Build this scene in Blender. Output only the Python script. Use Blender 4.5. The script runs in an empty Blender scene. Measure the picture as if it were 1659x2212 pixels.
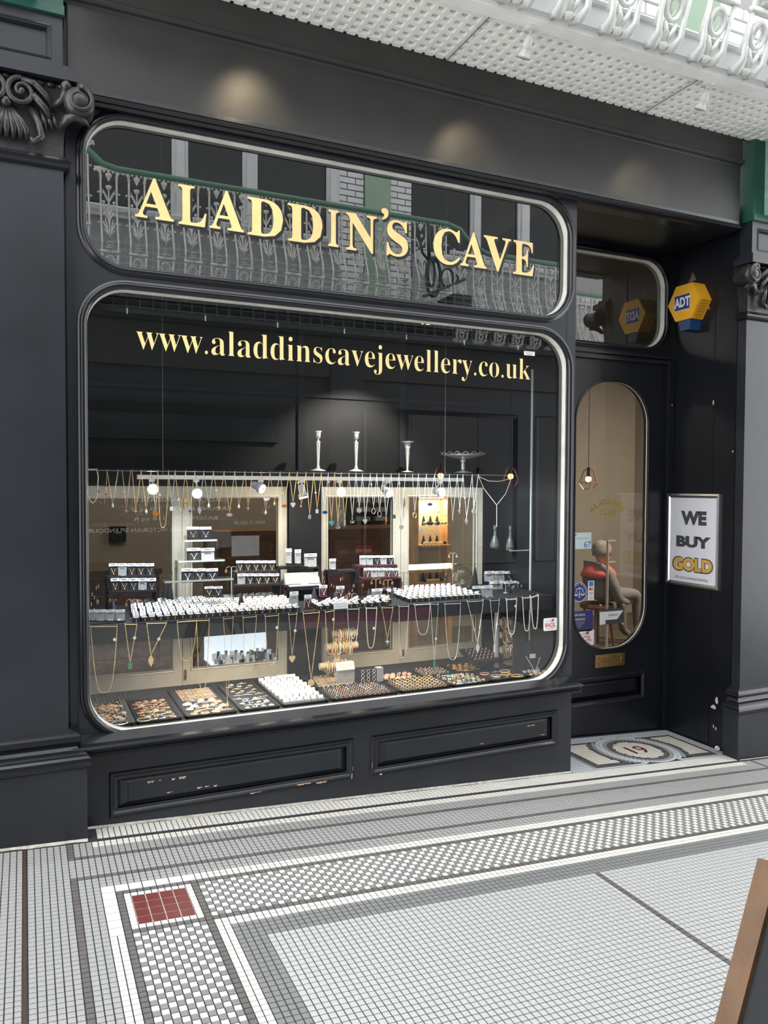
import bpy, bmesh, math, random
from mathutils import Vector, Matrix
random.seed(7)
sc = bpy.context.scene
COL = sc.collection
PI = math.pi
W, H, FPX = 1659.0, 2212.0, 1680.9

# ---------------------------------------------------------------- camera
CAMP = Vector((0, -3.5, 1.6))
_psi, _p, _rho = math.radians(24.785), math.radians(1.847), math.radians(0.227)
FW = Vector((math.sin(_psi)*math.cos(_p), math.cos(_psi)*math.cos(_p), -math.sin(_p)))
_R0 = Vector((math.cos(_psi), -math.sin(_psi), 0)); _U0 = _R0.cross(FW)
RT = math.cos(_rho)*_R0 + math.sin(_rho)*_U0
UP = -math.sin(_rho)*_R0 + math.cos(_rho)*_U0
cd = bpy.data.cameras.new('camera'); cam = bpy.data.objects.new('camera', cd); COL.objects.link(cam)
cam.matrix_world = Matrix(((RT.x, UP.x, -FW.x, CAMP.x), (RT.y, UP.y, -FW.y, CAMP.y), (RT.z, UP.z, -FW.z, CAMP.z), (0, 0, 0, 1)))
cd.sensor_fit = 'VERTICAL'; cd.sensor_height = 36; cd.lens = FPX*36/H
cd.clip_start = 0.02; cd.clip_end = 200
sc.camera = cam

# ---------------------------------------------------------------- world, exposure
SKY = 4.4
wd = bpy.data.worlds.new('overcast_sky'); sc.world = wd; wd.use_nodes = True
bg = wd.node_tree.nodes['Background']; bg.inputs[0].default_value = (0.975, 0.985, 1.0, 1); bg.inputs[1].default_value = SKY
sc.view_settings.view_transform = 'Standard'; sc.view_settings.look = 'None'
sc.view_settings.exposure = 0.0; sc.view_settings.gamma = 1.0; sc.view_settings.use_curve_mapping = False

# ---------------------------------------------------------------- measuring helpers (pixel of the photo -> point on a known plane)
def ray(x, y): return FW + RT*((x - W/2)/FPX) - UP*((y - H/2)/FPX)
def at(x, y, Y):
    r = ray(x, y); return CAMP + r*((Y - CAMP.y)/r.y)
def atx(x, y, X):
    r = ray(x, y); return CAMP + r*((X - CAMP.x)/r.x)
def atz(x, y, Z):
    r = ray(x, y); return CAMP + r*((Z - CAMP.z)/r.z)
def fz(x): return 0.1515 - 0.0567*x            # the arcade floor slopes down to the right

# ---------------------------------------------------------------- materials
M = {}
def mat(name, col, rough=0.5, metal=0.0, emit=0.0, noise=0.0, nscale=20.0, bump=0.0, bscale=60.0, spec=0.5, ecol=None, detail=3.0):
    m = bpy.data.materials.new(name); m.use_nodes = True; nt = m.node_tree; b = nt.nodes['Principled BSDF']
    b.inputs['Base Color'].default_value = (*col, 1); b.inputs['Roughness'].default_value = rough
    b.inputs['Metallic'].default_value = metal; b.inputs['Specular IOR Level'].default_value = spec
    if emit: 
        b.inputs['Emission Color'].default_value = (*(ecol or col), 1); b.inputs['Emission Strength'].default_value = emit
    tc = None
    if noise or bump: tc = nt.nodes.new('ShaderNodeTexCoord')
    if noise:
        n = nt.nodes.new('ShaderNodeTexNoise'); n.inputs['Scale'].default_value = nscale; n.inputs['Detail'].default_value = detail
        nt.links.new(tc.outputs['Object'], n.inputs['Vector'])
        r = nt.nodes.new('ShaderNodeMapRange'); r.inputs[1].default_value = 0.3; r.inputs[2].default_value = 0.7
        r.inputs[3].default_value = 1 - noise; r.inputs[4].default_value = 1 + noise
        nt.links.new(n.outputs[0], r.inputs[0])
        mx = nt.nodes.new('ShaderNodeVectorMath'); mx.operation = 'SCALE'; mx.inputs[0].default_value = col
        nt.links.new(r.outputs[0], mx.inputs['Scale']); nt.links.new(mx.outputs[0], b.inputs['Base Color'])
    if bump:
        n = nt.nodes.new('ShaderNodeTexNoise'); n.inputs['Scale'].default_value = bscale; n.inputs['Detail'].default_value = 4
        nt.links.new(tc.outputs['Object'], n.inputs['Vector'])
        bp = nt.nodes.new('ShaderNodeBump'); bp.inputs['Strength'].default_value = bump; bp.inputs['Distance'].default_value = 0.01
        nt.links.new(n.outputs[0], bp.inputs['Height']); nt.links.new(bp.outputs[0], b.inputs['Normal'])
    M[name] = m; return m
def glass(name, k=2.0, ior=1.5, tint=(1, 1, 1)):
    m = bpy.data.materials.new(name); m.use_nodes = True; nt = m.node_tree; nt.nodes.clear()
    o = nt.nodes.new('ShaderNodeOutputMaterial'); mx = nt.nodes.new('ShaderNodeMixShader')
    t = nt.nodes.new('ShaderNodeBsdfTransparent'); t.inputs[0].default_value = (*tint, 1)
    g = nt.nodes.new('ShaderNodeBsdfGlossy'); g.inputs['Roughness'].default_value = 0.0; g.inputs[0].default_value = (1, 1, 1, 1)
    f = nt.nodes.new('ShaderNodeLayerWeight'); f.inputs[0].default_value = 0.5; r0 = ((ior - 1)/(ior + 1))**2
    pw = nt.nodes.new('ShaderNodeMath'); pw.operation = 'POWER'; pw.inputs[1].default_value = 5.0; nt.links.new(f.outputs['Facing'], pw.inputs[0])
    sc2 = nt.nodes.new('ShaderNodeMath'); sc2.operation = 'MULTIPLY_ADD'; sc2.inputs[1].default_value = 1 - r0; sc2.inputs[2].default_value = r0; nt.links.new(pw.outputs[0], sc2.inputs[0])
    ma = nt.nodes.new('ShaderNodeMath'); ma.operation = 'MULTIPLY'; ma.use_clamp = True; ma.inputs[1].default_value = k
    nt.links.new(sc2.outputs[0], ma.inputs[0]); nt.links.new(ma.outputs[0], mx.inputs[0])
    nt.links.new(t.outputs[0], mx.inputs[1]); nt.links.new(g.outputs[0], mx.inputs[2]); nt.links.new(mx.outputs[0], o.inputs[0])
    M[name] = m; return m

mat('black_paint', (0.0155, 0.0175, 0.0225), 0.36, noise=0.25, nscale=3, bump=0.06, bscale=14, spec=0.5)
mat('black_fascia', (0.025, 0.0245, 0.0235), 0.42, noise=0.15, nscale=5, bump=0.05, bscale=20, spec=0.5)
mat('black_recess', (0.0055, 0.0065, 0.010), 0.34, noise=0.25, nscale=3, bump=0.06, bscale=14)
mat('black_gloss', (0.010, 0.011, 0.014), 0.22, bump=0.04, bscale=30)
mat('black_carving', (0.022, 0.020, 0.019), 0.38, noise=0.4, nscale=30, bump=0.15, bscale=90)
mat('interior_black', (0.004, 0.0045, 0.006), 0.5)
mat('chip', (0.55, 0.36, 0.24), 0.8, noise=0.3, nscale=80)
mat('plaster_chip', (0.50, 0.42, 0.37), 0.9, noise=0.3, nscale=60, bump=0.5, bscale=90)
mat('cement', (0.40, 0.39, 0.34), 0.9, noise=0.3, nscale=40, bump=0.5, bscale=120)
mat('putty_white', (0.66, 0.67, 0.60), 0.45, noise=0.12, nscale=12)
mat('grout', (0.022, 0.022, 0.034), 0.9, noise=0.3, nscale=60)
mat('tile_white', (0.60, 0.59, 0.54), 0.38, noise=0.05, nscale=8)
mat('tile_light', (0.385, 0.39, 0.385), 0.42, noise=0.28, nscale=520, detail=1.0)
mat('tile_pale', (0.285, 0.288, 0.278), 0.42, noise=0.30, nscale=520, detail=1.0)
mat('tile_grey', (0.175, 0.18, 0.177), 0.42, noise=0.28, nscale=520, detail=1.0)
mat('tile_dark', (0.105, 0.097, 0.093), 0.40, noise=0.14, nscale=30)
mat('tile_red', (0.125, 0.022, 0.02), 0.32, noise=0.08, nscale=30)
mat('tile_blue', (0.50, 0.54, 0.57), 0.42, noise=0.22, nscale=300)
mat('tile_cream', (0.70, 0.67, 0.58), 0.4, noise=0.06, nscale=20)
mat('joint_dark', (0.035, 0.022, 0.026), 0.7)
mat('brass', (0.55, 0.36, 0.15), 0.32, 1.0, noise=0.25, nscale=40)
mat('iron_white', (0.60, 0.61, 0.58), 0.5, noise=0.12, nscale=12, bump=0.3, bscale=60)
mat('soffit_white', (0.90, 0.885, 0.85), 0.45, noise=0.06, nscale=9)
mat('glass_block', (0.62, 0.58, 0.48), 0.12, 0.45, noise=0.75, nscale=140, bump=1.0, bscale=160)  # strong noise paints dark spots and sparkle highlights into the blocks
_nt = M['glass_block'].node_tree; _b = _nt.nodes['Principled BSDF']; _tr = _nt.nodes.new('ShaderNodeBsdfTranslucent'); _tr.inputs[0].default_value = (.85, .84, .78, 1); _mx = _nt.nodes.new('ShaderNodeMixShader'); _mx.inputs[0].default_value = .5
_nt.links.new(_b.outputs[0], _mx.inputs[1]); _nt.links.new(_tr.outputs[0], _mx.inputs[2]); _nt.links.new(_mx.outputs[0], _nt.nodes['Material Output'].inputs[0])
mat('seam', (0.20, 0.19, 0.18), 0.8)
mat('green_paint', (0.012, 0.070, 0.050), 0.38, noise=0.18, nscale=6, bump=0.1, bscale=30)
mat('green_pale', (0.25, 0.43, 0.36), 0.45, noise=0.18, nscale=25, bump=0.3, bscale=60)
mat('green_wall', (0.27, 0.37, 0.28), 0.6, noise=0.05, nscale=5)
mat('green_rail', (0.09, 0.20, 0.14), 0.3)
mat('green_dark', (0.008, 0.035, 0.028), 0.4)
mat('spandrel_shaded', (0.27, 0.275, 0.285), 0.55, noise=0.1, nscale=6)  # grey darkened so the spandrel's shade is part of its colour
mat('brick_white', (0.66, 0.67, 0.67), 0.5, noise=0.06, nscale=6, bump=0.2, bscale=40)
mat('mortar', (0.30, 0.30, 0.30), 0.9)
mat('stone_white', (0.60, 0.61, 0.62), 0.55, noise=0.08, nscale=8)
mat('gold_leaf', (0.72, 0.47, 0.16), 0.45, 0.0, emit=0.0, noise=0.10, nscale=40)
mat('gold_text', (0.84, 0.60, 0.26), 0.5, noise=0.05, nscale=20)
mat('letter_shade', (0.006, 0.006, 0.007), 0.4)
mat('gold_dark', (0.30, 0.21, 0.03), 0.5)
mat('cream_paint', (0.54, 0.50, 0.41), 0.45, noise=0.08, nscale=10, bump=0.08, bscale=20)
mat('beige_wall', (0.30, 0.265, 0.215), 0.7, noise=0.04, nscale=3)
mat('shop_floor', (0.09, 0.07, 0.05), 0.5, noise=0.3, nscale=5)
mat('wood', (0.15, 0.06, 0.024), 0.4, noise=0.3, nscale=12)
mat('pine', (0.62, 0.36, 0.17), 0.5, noise=0.15, nscale=14)
mat('board_wood', (0.105, 0.052, 0.020), 0.42, noise=0.28, nscale=9, bump=0.15, bscale=30)
mat('chalkboard', (0.006, 0.007, 0.009), 0.7, noise=0.3, nscale=6)
mat('burgundy', (0.045, 0.008, 0.014), 0.7)
mat('velvet_black', (0.008, 0.008, 0.011), 0.75)
mat('tray_grey', (0.035, 0.038, 0.042), 0.7, noise=0.15, nscale=30)
mat('tray_rib', (0.013, 0.014, 0.017), 0.7)
mat('card_white', (0.80, 0.82, 0.84), 0.5)
mat('card_ink', (0.12, 0.12, 0.15), 0.6)
mat('satin_grey', (0.36, 0.36, 0.37), 0.5)
mat('gold', (0.95, 0.66, 0.30), 0.34, 0.45)
mat('rose_gold', (0.90, 0.56, 0.38), 0.34, 0.45)
mat('silver', (0.86, 0.87, 0.86), 0.25, 0.55)
mat('pearl', (0.82, 0.76, 0.66), 0.25)
mat('gem_white', (0.95, 0.95, 1.0), 0.08, 0.2)
mat('gem_teal', (0.05, 0.45, 0.45), 0.1)
mat('gem_amber', (0.60, 0.20, 0.03), 0.1)
mat('gem_red', (0.40, 0.02, 0.03), 0.1)
mat('gem_blue', (0.04, 0.07, 0.25), 0.1)
mat('gem_pink', (0.65, 0.35, 0.38), 0.15)
mat('gem_green', (0.04, 0.22, 0.10), 0.1)
mat('display_cone', (0.03, 0.03, 0.055), 0.6)
mat('suede_cream', (0.52, 0.43, 0.30), 0.8, noise=0.1, nscale=50)
mat('lamp_grey', (0.34, 0.34, 0.36), 0.4)
mat('lamp_white', (0.62, 0.62, 0.60), 0.4)
mat('copper', (0.75, 0.30, 0.15), 0.25, 1.0)
mat('bulb_cold', (1, 1, 1), 0.3, emit=60.0, ecol=(0.86, 0.93, 1.0))
mat('bulb_warm', (1, 1, 1), 0.3, emit=40.0, ecol=(1.0, 0.80, 0.55))
mat('bulb_amber', (1, 1, 1), 0.3, emit=5.0, ecol=(1.0, 0.62, 0.22))
mat('bulb_lantern', (1, 1, 1), 0.3, emit=14.0, ecol=(1.0, 0.62, 0.22))
mat('strip_light', (1, 1, 1), 0.3, emit=4.0, ecol=(1.0, 0.82, 0.50))
mat('liner_glow', (0.8, 0.85, 0.9), 0.3, emit=0.75, ecol=(0.80, 0.90, 1.0))  # liner glows by itself in place of showcase lamps
mat('alu', (0.62, 0.61, 0.58), 0.28, 1.0, noise=0.06, nscale=8)
mat('paper', (0.68, 0.69, 0.74), 0.4)
mat('ink_grey', (0.055, 0.055, 0.058), 0.5)
mat('ink_outline', (0.07, 0.06, 0.07), 0.5)
mat('sign_gold', (0.62, 0.36, 0.08), 0.45, noise=0.2, nscale=6)
mat('adt_yellow', (0.86, 0.43, 0.02), 0.35, noise=0.05, nscale=6)
mat('adt_groove', (0.50, 0.21, 0.01), 0.5)
mat('adt_blue', (0.012, 0.05, 0.16), 0.3)
mat('navy', (0.02, 0.03, 0.22), 0.4)
mat('triangle_brown', (0.22, 0.15, 0.09), 0.6)
mat('sticker_white', (0.75, 0.76, 0.76), 0.4)
mat('sticker_pale', (0.62, 0.72, 0.72), 0.4)
mat('sticker_red', (0.60, 0.02, 0.03), 0.4)
mat('sticker_violet', (0.035, 0.03, 0.12), 0.4)
mat('sticker_blue', (0.05, 0.22, 0.62), 0.4)
mat('sticker_orange', (0.80, 0.22, 0.03), 0.4)
mat('skin', (0.50, 0.30, 0.22), 0.5)
mat('hair_grey', (0.30, 0.27, 0.24), 0.8, noise=0.3, nscale=60, bump=0.6, bscale=120)
mat('coat', (0.20, 0.19, 0.18), 0.8)
mat('coral', (0.72, 0.13, 0.10), 0.7)
mat('eye_dark', (0.02, 0.015, 0.01), 0.3)
mat('dark_glass', (0.006, 0.008, 0.009), 0.04, spec=0.5)
mat('acrylic_edge', (0.55, 0.60, 0.58), 0.15)
mat('red_sign', (0.45, 0.06, 0.03), 0.5)
mat('bottle_glass', (0.10, 0.12, 0.10), 0.1)
mat('vinyl_white', (0.80, 0.80, 0.78), 0.5)
glass('window_glass', 2.5, 1.55, (0.97, 0.985, 0.975))
glass('upper_glass', 3.3, 1.6, (0.72, 0.76, 0.75))
glass('door_glass', 1.5, 1.5, (0.97, 0.98, 0.97))
glass('acrylic', 1.5, 1.45, (0.93, 0.95, 0.94))

# ---------------------------------------------------------------- mesh helpers
class MB:
    def __init__(s): s.v = []; s.f = []; s.m = []; s.k = 0
    def vert(s, *p): s.v.append(tuple(p)); return len(s.v) - 1
    def face(s, *i): s.f.append(tuple(i)); s.m.append(s.k)
    def quad(s, a, b, c, d): i = [s.vert(*p) for p in (a, b, c, d)]; s.face(*i)
    def box(s, x0, x1, y0, y1, z0, z1, slope=False):
        za = (fz(x0) if slope else z0), (fz(x1) if slope else z0)
        p = [(x0, y0, za[0]), (x1, y0, za[1]), (x1, y1, za[1]), (x0, y1, za[0]), (x0, y0, z1), (x1, y0, z1), (x1, y1, z1), (x0, y1, z1)]
        i = [s.vert(*q) for q in p]
        for f in ((0, 3, 2, 1), (4, 5, 6, 7), (0, 1, 5, 4), (1, 2, 6, 5), (2, 3, 7, 6), (3, 0, 4, 7)): s.face(*[i[a] for a in f])
        return s
    def hexa(s, p):     # 8 points: bottom ring then top ring
        i = [s.vert(*q) for q in p]
        for f in ((0, 3, 2, 1), (4, 5, 6, 7), (0, 1, 5, 4), (1, 2, 6, 5), (2, 3, 7, 6), (3, 0, 4, 7)): s.face(*[i[a] for a in f])
        return s
    def loft(s, rings, closed=True, caps=True):
        n = len(rings[0]); idx = [[s.vert(*p) for p in r] for r in rings]
        for a, b in zip(idx[:-1], idx[1:]):
            for j in range(n if closed else n - 1):
                k = (j + 1) % n; s.face(a[j], a[k], b[k], b[j])
        if caps: s.face(*reversed(idx[0])); s.face(*idx[-1])
        return s
    def prism_x(s, prof, x0, x1):   # prof list of (y,z)
        return s.loft([[(x0, y, z) for y, z in prof], [(x1, y, z) for y, z in prof]])
    def prism_y(s, prof, y0, y1):   # prof list of (x,z)
        return s.loft([[(x, y0, z) for x, z in prof], [(x, y1, z) for x, z in prof]])
    def tube(s, pts, r, n=6, closed=False, r2=None):
        pts = [Vector(p) for p in pts]; m = len(pts); rings = []
        last = None
        for i, p in enumerate(pts):
            a = pts[(i - 1) % m] if (closed or i) else p; b = pts[(i + 1) % m] if (closed or i < m - 1) else p
            t = (b - a)
            if t.length < 1e-9: t = Vector((0, 0, 1))
            t.normalize()
            ref = last if last is not None else (Vector((0, 1, 0)) if abs(t.y) < 0.9 else Vector((1, 0, 0)))
            u = (ref - t*ref.dot(t))
            if u.length < 1e-6: u = t.orthogonal()
            u.normalize(); w = t.cross(u); last = u
            rr_ = r[i] if isinstance(r, (list, tuple)) else (r if r2 is None else r + (r2 - r)*i/(m - 1))
            rings.append([tuple(p + (u*math.cos(2*PI*k/n) + w*math.sin(2*PI*k/n))*rr_) for k in range(n)])
        if closed: rings.append(rings[0])
        return s.loft(rings, True, not closed)
    def lathe(s, prof, c=(0, 0, 0), n=14, axis='z', sx=1.0, sy=1.0):
        rings = []
        for r, h in prof:
            ring = []
            for k in range(n):
                a = 2*PI*k/n; x = r*math.cos(a)*sx; y = r*math.sin(a)*sy
                if axis == 'z': ring.append((c[0] + x, c[1] + y, c[2] + h))
                elif axis == 'y': ring.append((c[0] + x, c[1] + h, c[2] + y))
                else: ring.append((c[0] + h, c[1] + x, c[2] + y))
            rings.append(ring)
        return s.loft(rings)
    def ball(s, c, r, n=8, m=5, sx=1, sy=1, sz=1):
        return s.lathe([(r*math.sin(PI*(i + .02)/(m + .04))*1.0, -r*math.cos(PI*(i + .02)/(m + .04))*sz) for i in range(m + 1)], c, n, 'z', sx, sy)
    def fan(s, pts, nrm=None):
        s.face(*[s.vert(*p) for p in pts]); return s
    def build(s, name, mats, parent=None, smooth=False):
        me = bpy.data.meshes.new(name); me.from_pydata(s.v, [], s.f)
        if not isinstance(mats, (list, tuple)): mats = [mats]
        for a in mats: me.materials.append(M[a])
        if len(mats) > 1: me.polygons.foreach_set('material_index', s.m)
        if smooth: me.polygons.foreach_set('use_smooth', [True]*len(me.polygons))
        me.update()
        return link(name, me, parent)
def recalc(o):
    b = bmesh.new(); b.from_mesh(o.data); bmesh.ops.recalc_face_normals(b, faces=b.faces); b.to_mesh(o.data); b.free(); return o
def link(name, me, parent=None, loc=None):
    o = bpy.data.objects.new(name, me); COL.objects.link(o)
    if parent is not None: 
        o.parent = parent
    if loc is not None: o.location = loc
    return o
def tag(o, label, cat, group=None, kind=None):
    if label: o['label'] = label
    if cat: o['category'] = cat
    if group: o['group'] = group
    if kind: o['kind'] = kind
    return o
def thing(name, label, cat, loc=(0, 0, 0), group=None, rz=0):
    o = link(name, None); o.location = loc; o.rotation_euler = (0, 0, rz); o.empty_display_size = 0.05
    return tag(o, label, cat, group)
def struct(o, label=None, cat=None): 
    o['kind'] = 'structure'
    if label: o['label'] = label
    if cat: o['category'] = cat
    return o
def part(name, me, parent, loc=(0, 0, 0), rot=None, scale=None):
    o = link(name, me, parent); o.location = loc
    if rot: o.rotation_euler = rot
    if scale: o.scale = scale
    return o
def mesh_of(mb, name, mats, smooth=False):
    me = bpy.data.meshes.new(name); me.from_pydata(mb.v, [], mb.f)
    if not isinstance(mats, (list, tuple)): mats = [mats]
    for a in mats: me.materials.append(M[a])
    if len(mats) > 1: me.polygons.foreach_set('material_index', mb.m)
    if smooth: me.polygons.foreach_set('use_smooth', [True]*len(me.polygons))
    me.update(); return me
def rrect(x0, x1, z0, z1, r, n=10):
    if not isinstance(r, (list, tuple)): r = [r]*4     # bl, br, tr, tl
    P = []
    for (cx, cz, a0, q) in ((x0 + r[0], z0 + r[0], PI, r[0]), (x1 - r[1], z0 + r[1], 1.5*PI, r[1]), (x1 - r[2], z1 - r[2], 0, r[2]), (x0 + r[3], z1 - r[3], .5*PI, r[3])):
        for k in range(n + 1):
            a = a0 + .5*PI*k/n; P.append((cx + q*math.cos(a), cz + q*math.sin(a)))
    return P
def ring_sweep(mb, path, prof):     # prof: list of (outward offset, y)
    n = len(path); rings = []
    for i, (x, z) in enumerate(path):
        a = path[(i - 1) % n]; b = path[(i + 1) % n]; tx, tz = b[0] - a[0], b[1] - a[1]; l = math.hypot(tx, tz) or 1
        nx, nz = tz/l, -tx/l
        rings.append([(x + nx*o, y, z + nz*o) for o, y in prof])
    rings.append(rings[0]); return mb.loft(rings, True, False)
def frame_sweep(mb, x0, x1, z0, z1, prof):  # mitred rectangular moulding
    rings = []
    for cx, cz, sx, sz in ((x0, z0, -1, -1), (x1, z0, 1, -1), (x1, z1, 1, 1), (x0, z1, -1, 1), (x0, z0, -1, -1)):
        rings.append([(cx + sx*o, y, cz + sz*o) for o, y in prof])
    return mb.loft(rings, True, False)
def plate(name, outer, holes, y0, y1, m, parent=None):
    b = bmesh.new(); loops = []
    for lp in [outer] + holes:
        vs = [b.verts.new((x, y0, z)) for x, z in lp]; loops.append(vs)
        for i in range(len(vs)): b.edges.new((vs[i], vs[(i + 1) % len(vs)]))
    bmesh.ops.triangle_fill(b, edges=b.edges[:], use_beauty=True)
    fr = b.faces[:]; r = bmesh.ops.extrude_face_region(b, geom=fr)
    for v in [g for g in r['geom'] if isinstance(g, bmesh.types.BMVert)]: v.co.y = y1
    bmesh.ops.recalc_face_normals(b, faces=b.faces)
    me = bpy.data.meshes.new(name); b.to_mesh(me); b.free(); me.materials.append(M[m]); return link(name, me, parent)

# text: glyph outlines from Blender's own built-in font, turned to meshes
def serif(s, base=0x1D400):
    return ''.join(chr(base + ord(c) - 65) if c.isascii() and c.isupper() else (chr(base + 26 + ord(c) - 97) if c.isascii() and c.islower() else c) for c in s)
_gc = {}
def glyph(s, off=0.0, res=3):
    k = (s, off)
    if k not in _gc:
        cu = bpy.data.curves.new('t', 'FONT'); cu.body = s; cu.size = 1; cu.offset = off; cu.resolution_u = res
        o = bpy.data.objects.new('t', cu); COL.objects.link(o)
        dg = bpy.context.evaluated_depsgraph_get(); me = bpy.data.meshes.new_from_object(o.evaluated_get(dg))
        v = [(a.co.x, a.co.y) for a in me.vertices]; f = [tuple(p.vertices) for p in me.polygons]
        bpy.data.objects.remove(o); bpy.data.curves.remove(cu); bpy.data.meshes.remove(me)
        _gc[k] = (v, f)
    return _gc[k]
def put_text(mb, s, box, fn, off=0.0, fit=True):
    """glyphs of s scaled into box (u0,u1,w0,w1); fn maps (u,w) to a 3D point"""
    v, f = glyph(s, off)
    if not v: return mb
    x0 = min(a[0] for a in v); x1 = max(a[0] for a in v); y0 = min(a[1] for a in v); y1 = max(a[1] for a in v)
    u0, u1, w0, w1 = box; sx = (u1 - u0)/(x1 - x0); sy = (w1 - w0)/(y1 - y0)
    i0 = len(mb.v)
    for x, y in v: mb.v.append(tuple(fn(u0 + (x - x0)*sx, w0 + (y - y0)*sy)))
    for q in f: mb.f.append(tuple(i + i0 for i in q)); mb.m.append(mb.k)
    return mb
def text_obj(name, s, box, fn, m, parent=None, off=0.0):
    mb = MB(); put_text(mb, s, box, fn, off); return mb.build(name, m, parent)
def on_y(Y): return lambda u, w: (u, Y, w)

# ================================================================ FLOOR
import numpy as np
PC, PR, GX0, YL = 0.02404, 0.0247, 0.1386, -0.1274
FL = MB()
FL.hexa([(-3, -5.5, fz(-3) - .06), (9, -5.5, fz(9) - .06), (9, .6, fz(9) - .06), (-3, .6, fz(-3) - .06), (-3, -5.5, fz(-3)), (9, -5.5, fz(9)), (9, .6, fz(9)), (-3, .6, fz(-3))])
floor = FL.build('floor', 'grout'); struct(floor)
TM = ['tile_white', 'tile_pale', 'tile_grey', 'tile_dark', 'tile_light', 'tile_blue', 'tile_cream']
def tcol(i, j):
    ii = min(i, 162 - i); d = 3; w = 0; p = 1; g = 2
    if j < 0: return w
    if ii < 0: return p
    if j < 2: return d if ii == 0 else (p if ii < 4 else w)
    if j < 5: return d if ii == 0 else p
    if j == 5: return d
    if j < 12: return p
    if j == 12: return d
    if ii == 0: return d
    if j < 16 or ii < 4: return p
    if j < 18: return -1 if ii < 18 else w
    if ii < 6: return -1 if j < 30 else w
    if ii == 6 or j == 18 or ii == 17 or j == 29: return d
    if ii < 17:
        if j < 29: return -1 if (8 <= ii <= 15 and 20 <= j <= 27) else w
        return w if (ii + j) % 2 else g
    if j < 29: return g if (ii + j) % 2 else w
    if ii < 20 or j < 32: return w
    if ii < 24 or j < 36: return g
    if i == 81: return d
    return 4
def tile_xy(i, j): return GX0 + i*PC, YL - 0.018 - j*PR     # left x, back y
EXPC = -6.35                                                # expansion joint column position
tiles = []
for i in range(-60, 240):
    for j in range(-6, 205):
        x, y = tile_xy(i, j)
        if i < -6: x -= 0.012
        if j < 0:
            y += 0.028
            if y > -0.012 or x > 4.0 or x < .235 or (x > 2.79 and j < -4): continue
        c = tcol(i, j)
        if j > 75: c = 1 if j > 150 else 4
        if c < 0: continue
        tiles.append((x, y, c, i, j))
def persp(x, y):
    d = Vector((x, y, fz(x))) - CAMP; dz = d.dot(FW)
    if dz < .1: return None
    return W/2 + FPX*d.dot(RT)/dz, H/2 - FPX*d.dot(UP)/dz, dz
vis = []
for k, (x, y, c, i, j) in enumerate(tiles):
    q = persp(x, y)
    if q and 4 < q[0] < W - 20 and q[1] < H - 14 and j < 75: vis.append((q[2], k))
vis.sort(); near = set(k for _, k in vis[:300])
g2 = 0.0015; TH = 0.0022
def tile_quad_arrays(lst):
    V = []; F = []; Mi = []
    for (x, y, c, i, j) in lst:
        x0 = x + g2; x1 = x + PC - g2; y0 = y - PR + g2; y1 = y - g2
        a, b = fz(x0) + TH, fz(x1) + TH; n = len(V); e = .0005
        V += [(x0 + e, y0 + e, a), (x1 - e, y0 + e, b), (x1 - e, y1 - e, b), (x0 + e, y1 - e, a)]
        F.append((n, n + 1, n + 2, n + 3)); Mi.append(c)
        if j < 75:
            V += [(x0, y0, a - TH), (x1, y0, b - TH), (x1, y1, b - TH), (x0, y1, a - TH)]
            for q in range(4): r = (q + 1) % 4; F.append((n + 4 + q, n + 4 + r, n + r, n + q)); Mi.append(c)
    return V, F, Mi
V, F, Mi = tile_quad_arrays([t for k, t in enumerate(tiles) if k not in near])
me = bpy.data.meshes.new('tile_field'); me.from_pydata(V, [], F)
for a in TM: me.materials.append(M[a])
me.polygons.foreach_set('material_index', Mi); me.update()
tf = link('tile_field', me, floor); tf['kind'] = 'stuff'
def tile_mesh(w, h, m, nm='tile'):
    b = MB(); e = .0006; s = -0.0567
    z = lambda x: s*x
    pts = [(0, 0), (w, 0), (w, h), (0, h)]
    b.hexa([(x, y, z(x) - .0005) for x, y in pts] + [(min(max(x, e), w - e), min(max(y, e), h - e), z(x) + TH) for x, y in pts])
    return mesh_of(b, nm, m)
tms = [tile_mesh(PC - 2*g2, PR - 2*g2, a) for a in TM]
for _, k in vis[:300]:
    x, y, c, i, j = tiles[k]
    o = link('tile', tms[c], floor); o.location = (x + g2, y - PR + g2, fz(x + g2) + random.uniform(0, .0003))
big_w = tile_mesh(2*PC - 2*g2, 2*PR - 2*g2, 'tile_white'); big_r = tile_mesh(2*PC - 2*g2, 2*PR - 2*g2, 'tile_red')
def big(i, j, me_, nm):
    x, y = tile_xy(i, j); o = link(nm, me_, floor); o.location = (x + g2, y - 2*PR + g2, fz(x + g2))
for mir in (0, 1):
    f = (lambda i: i) if not mir else (lambda i: 162 - i - 1)
    for k in range(7): big(f(4 + 2*k), 16, big_w, 'large_white_tile')
    for k in range(1, 7): big(f(4), 16 + 2*k, big_w, 'large_white_tile')
    for a in range(4):
        for b in range(4): big(f(8 + 2*a), 20 + 2*b, big_r, 'red_tile')
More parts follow.
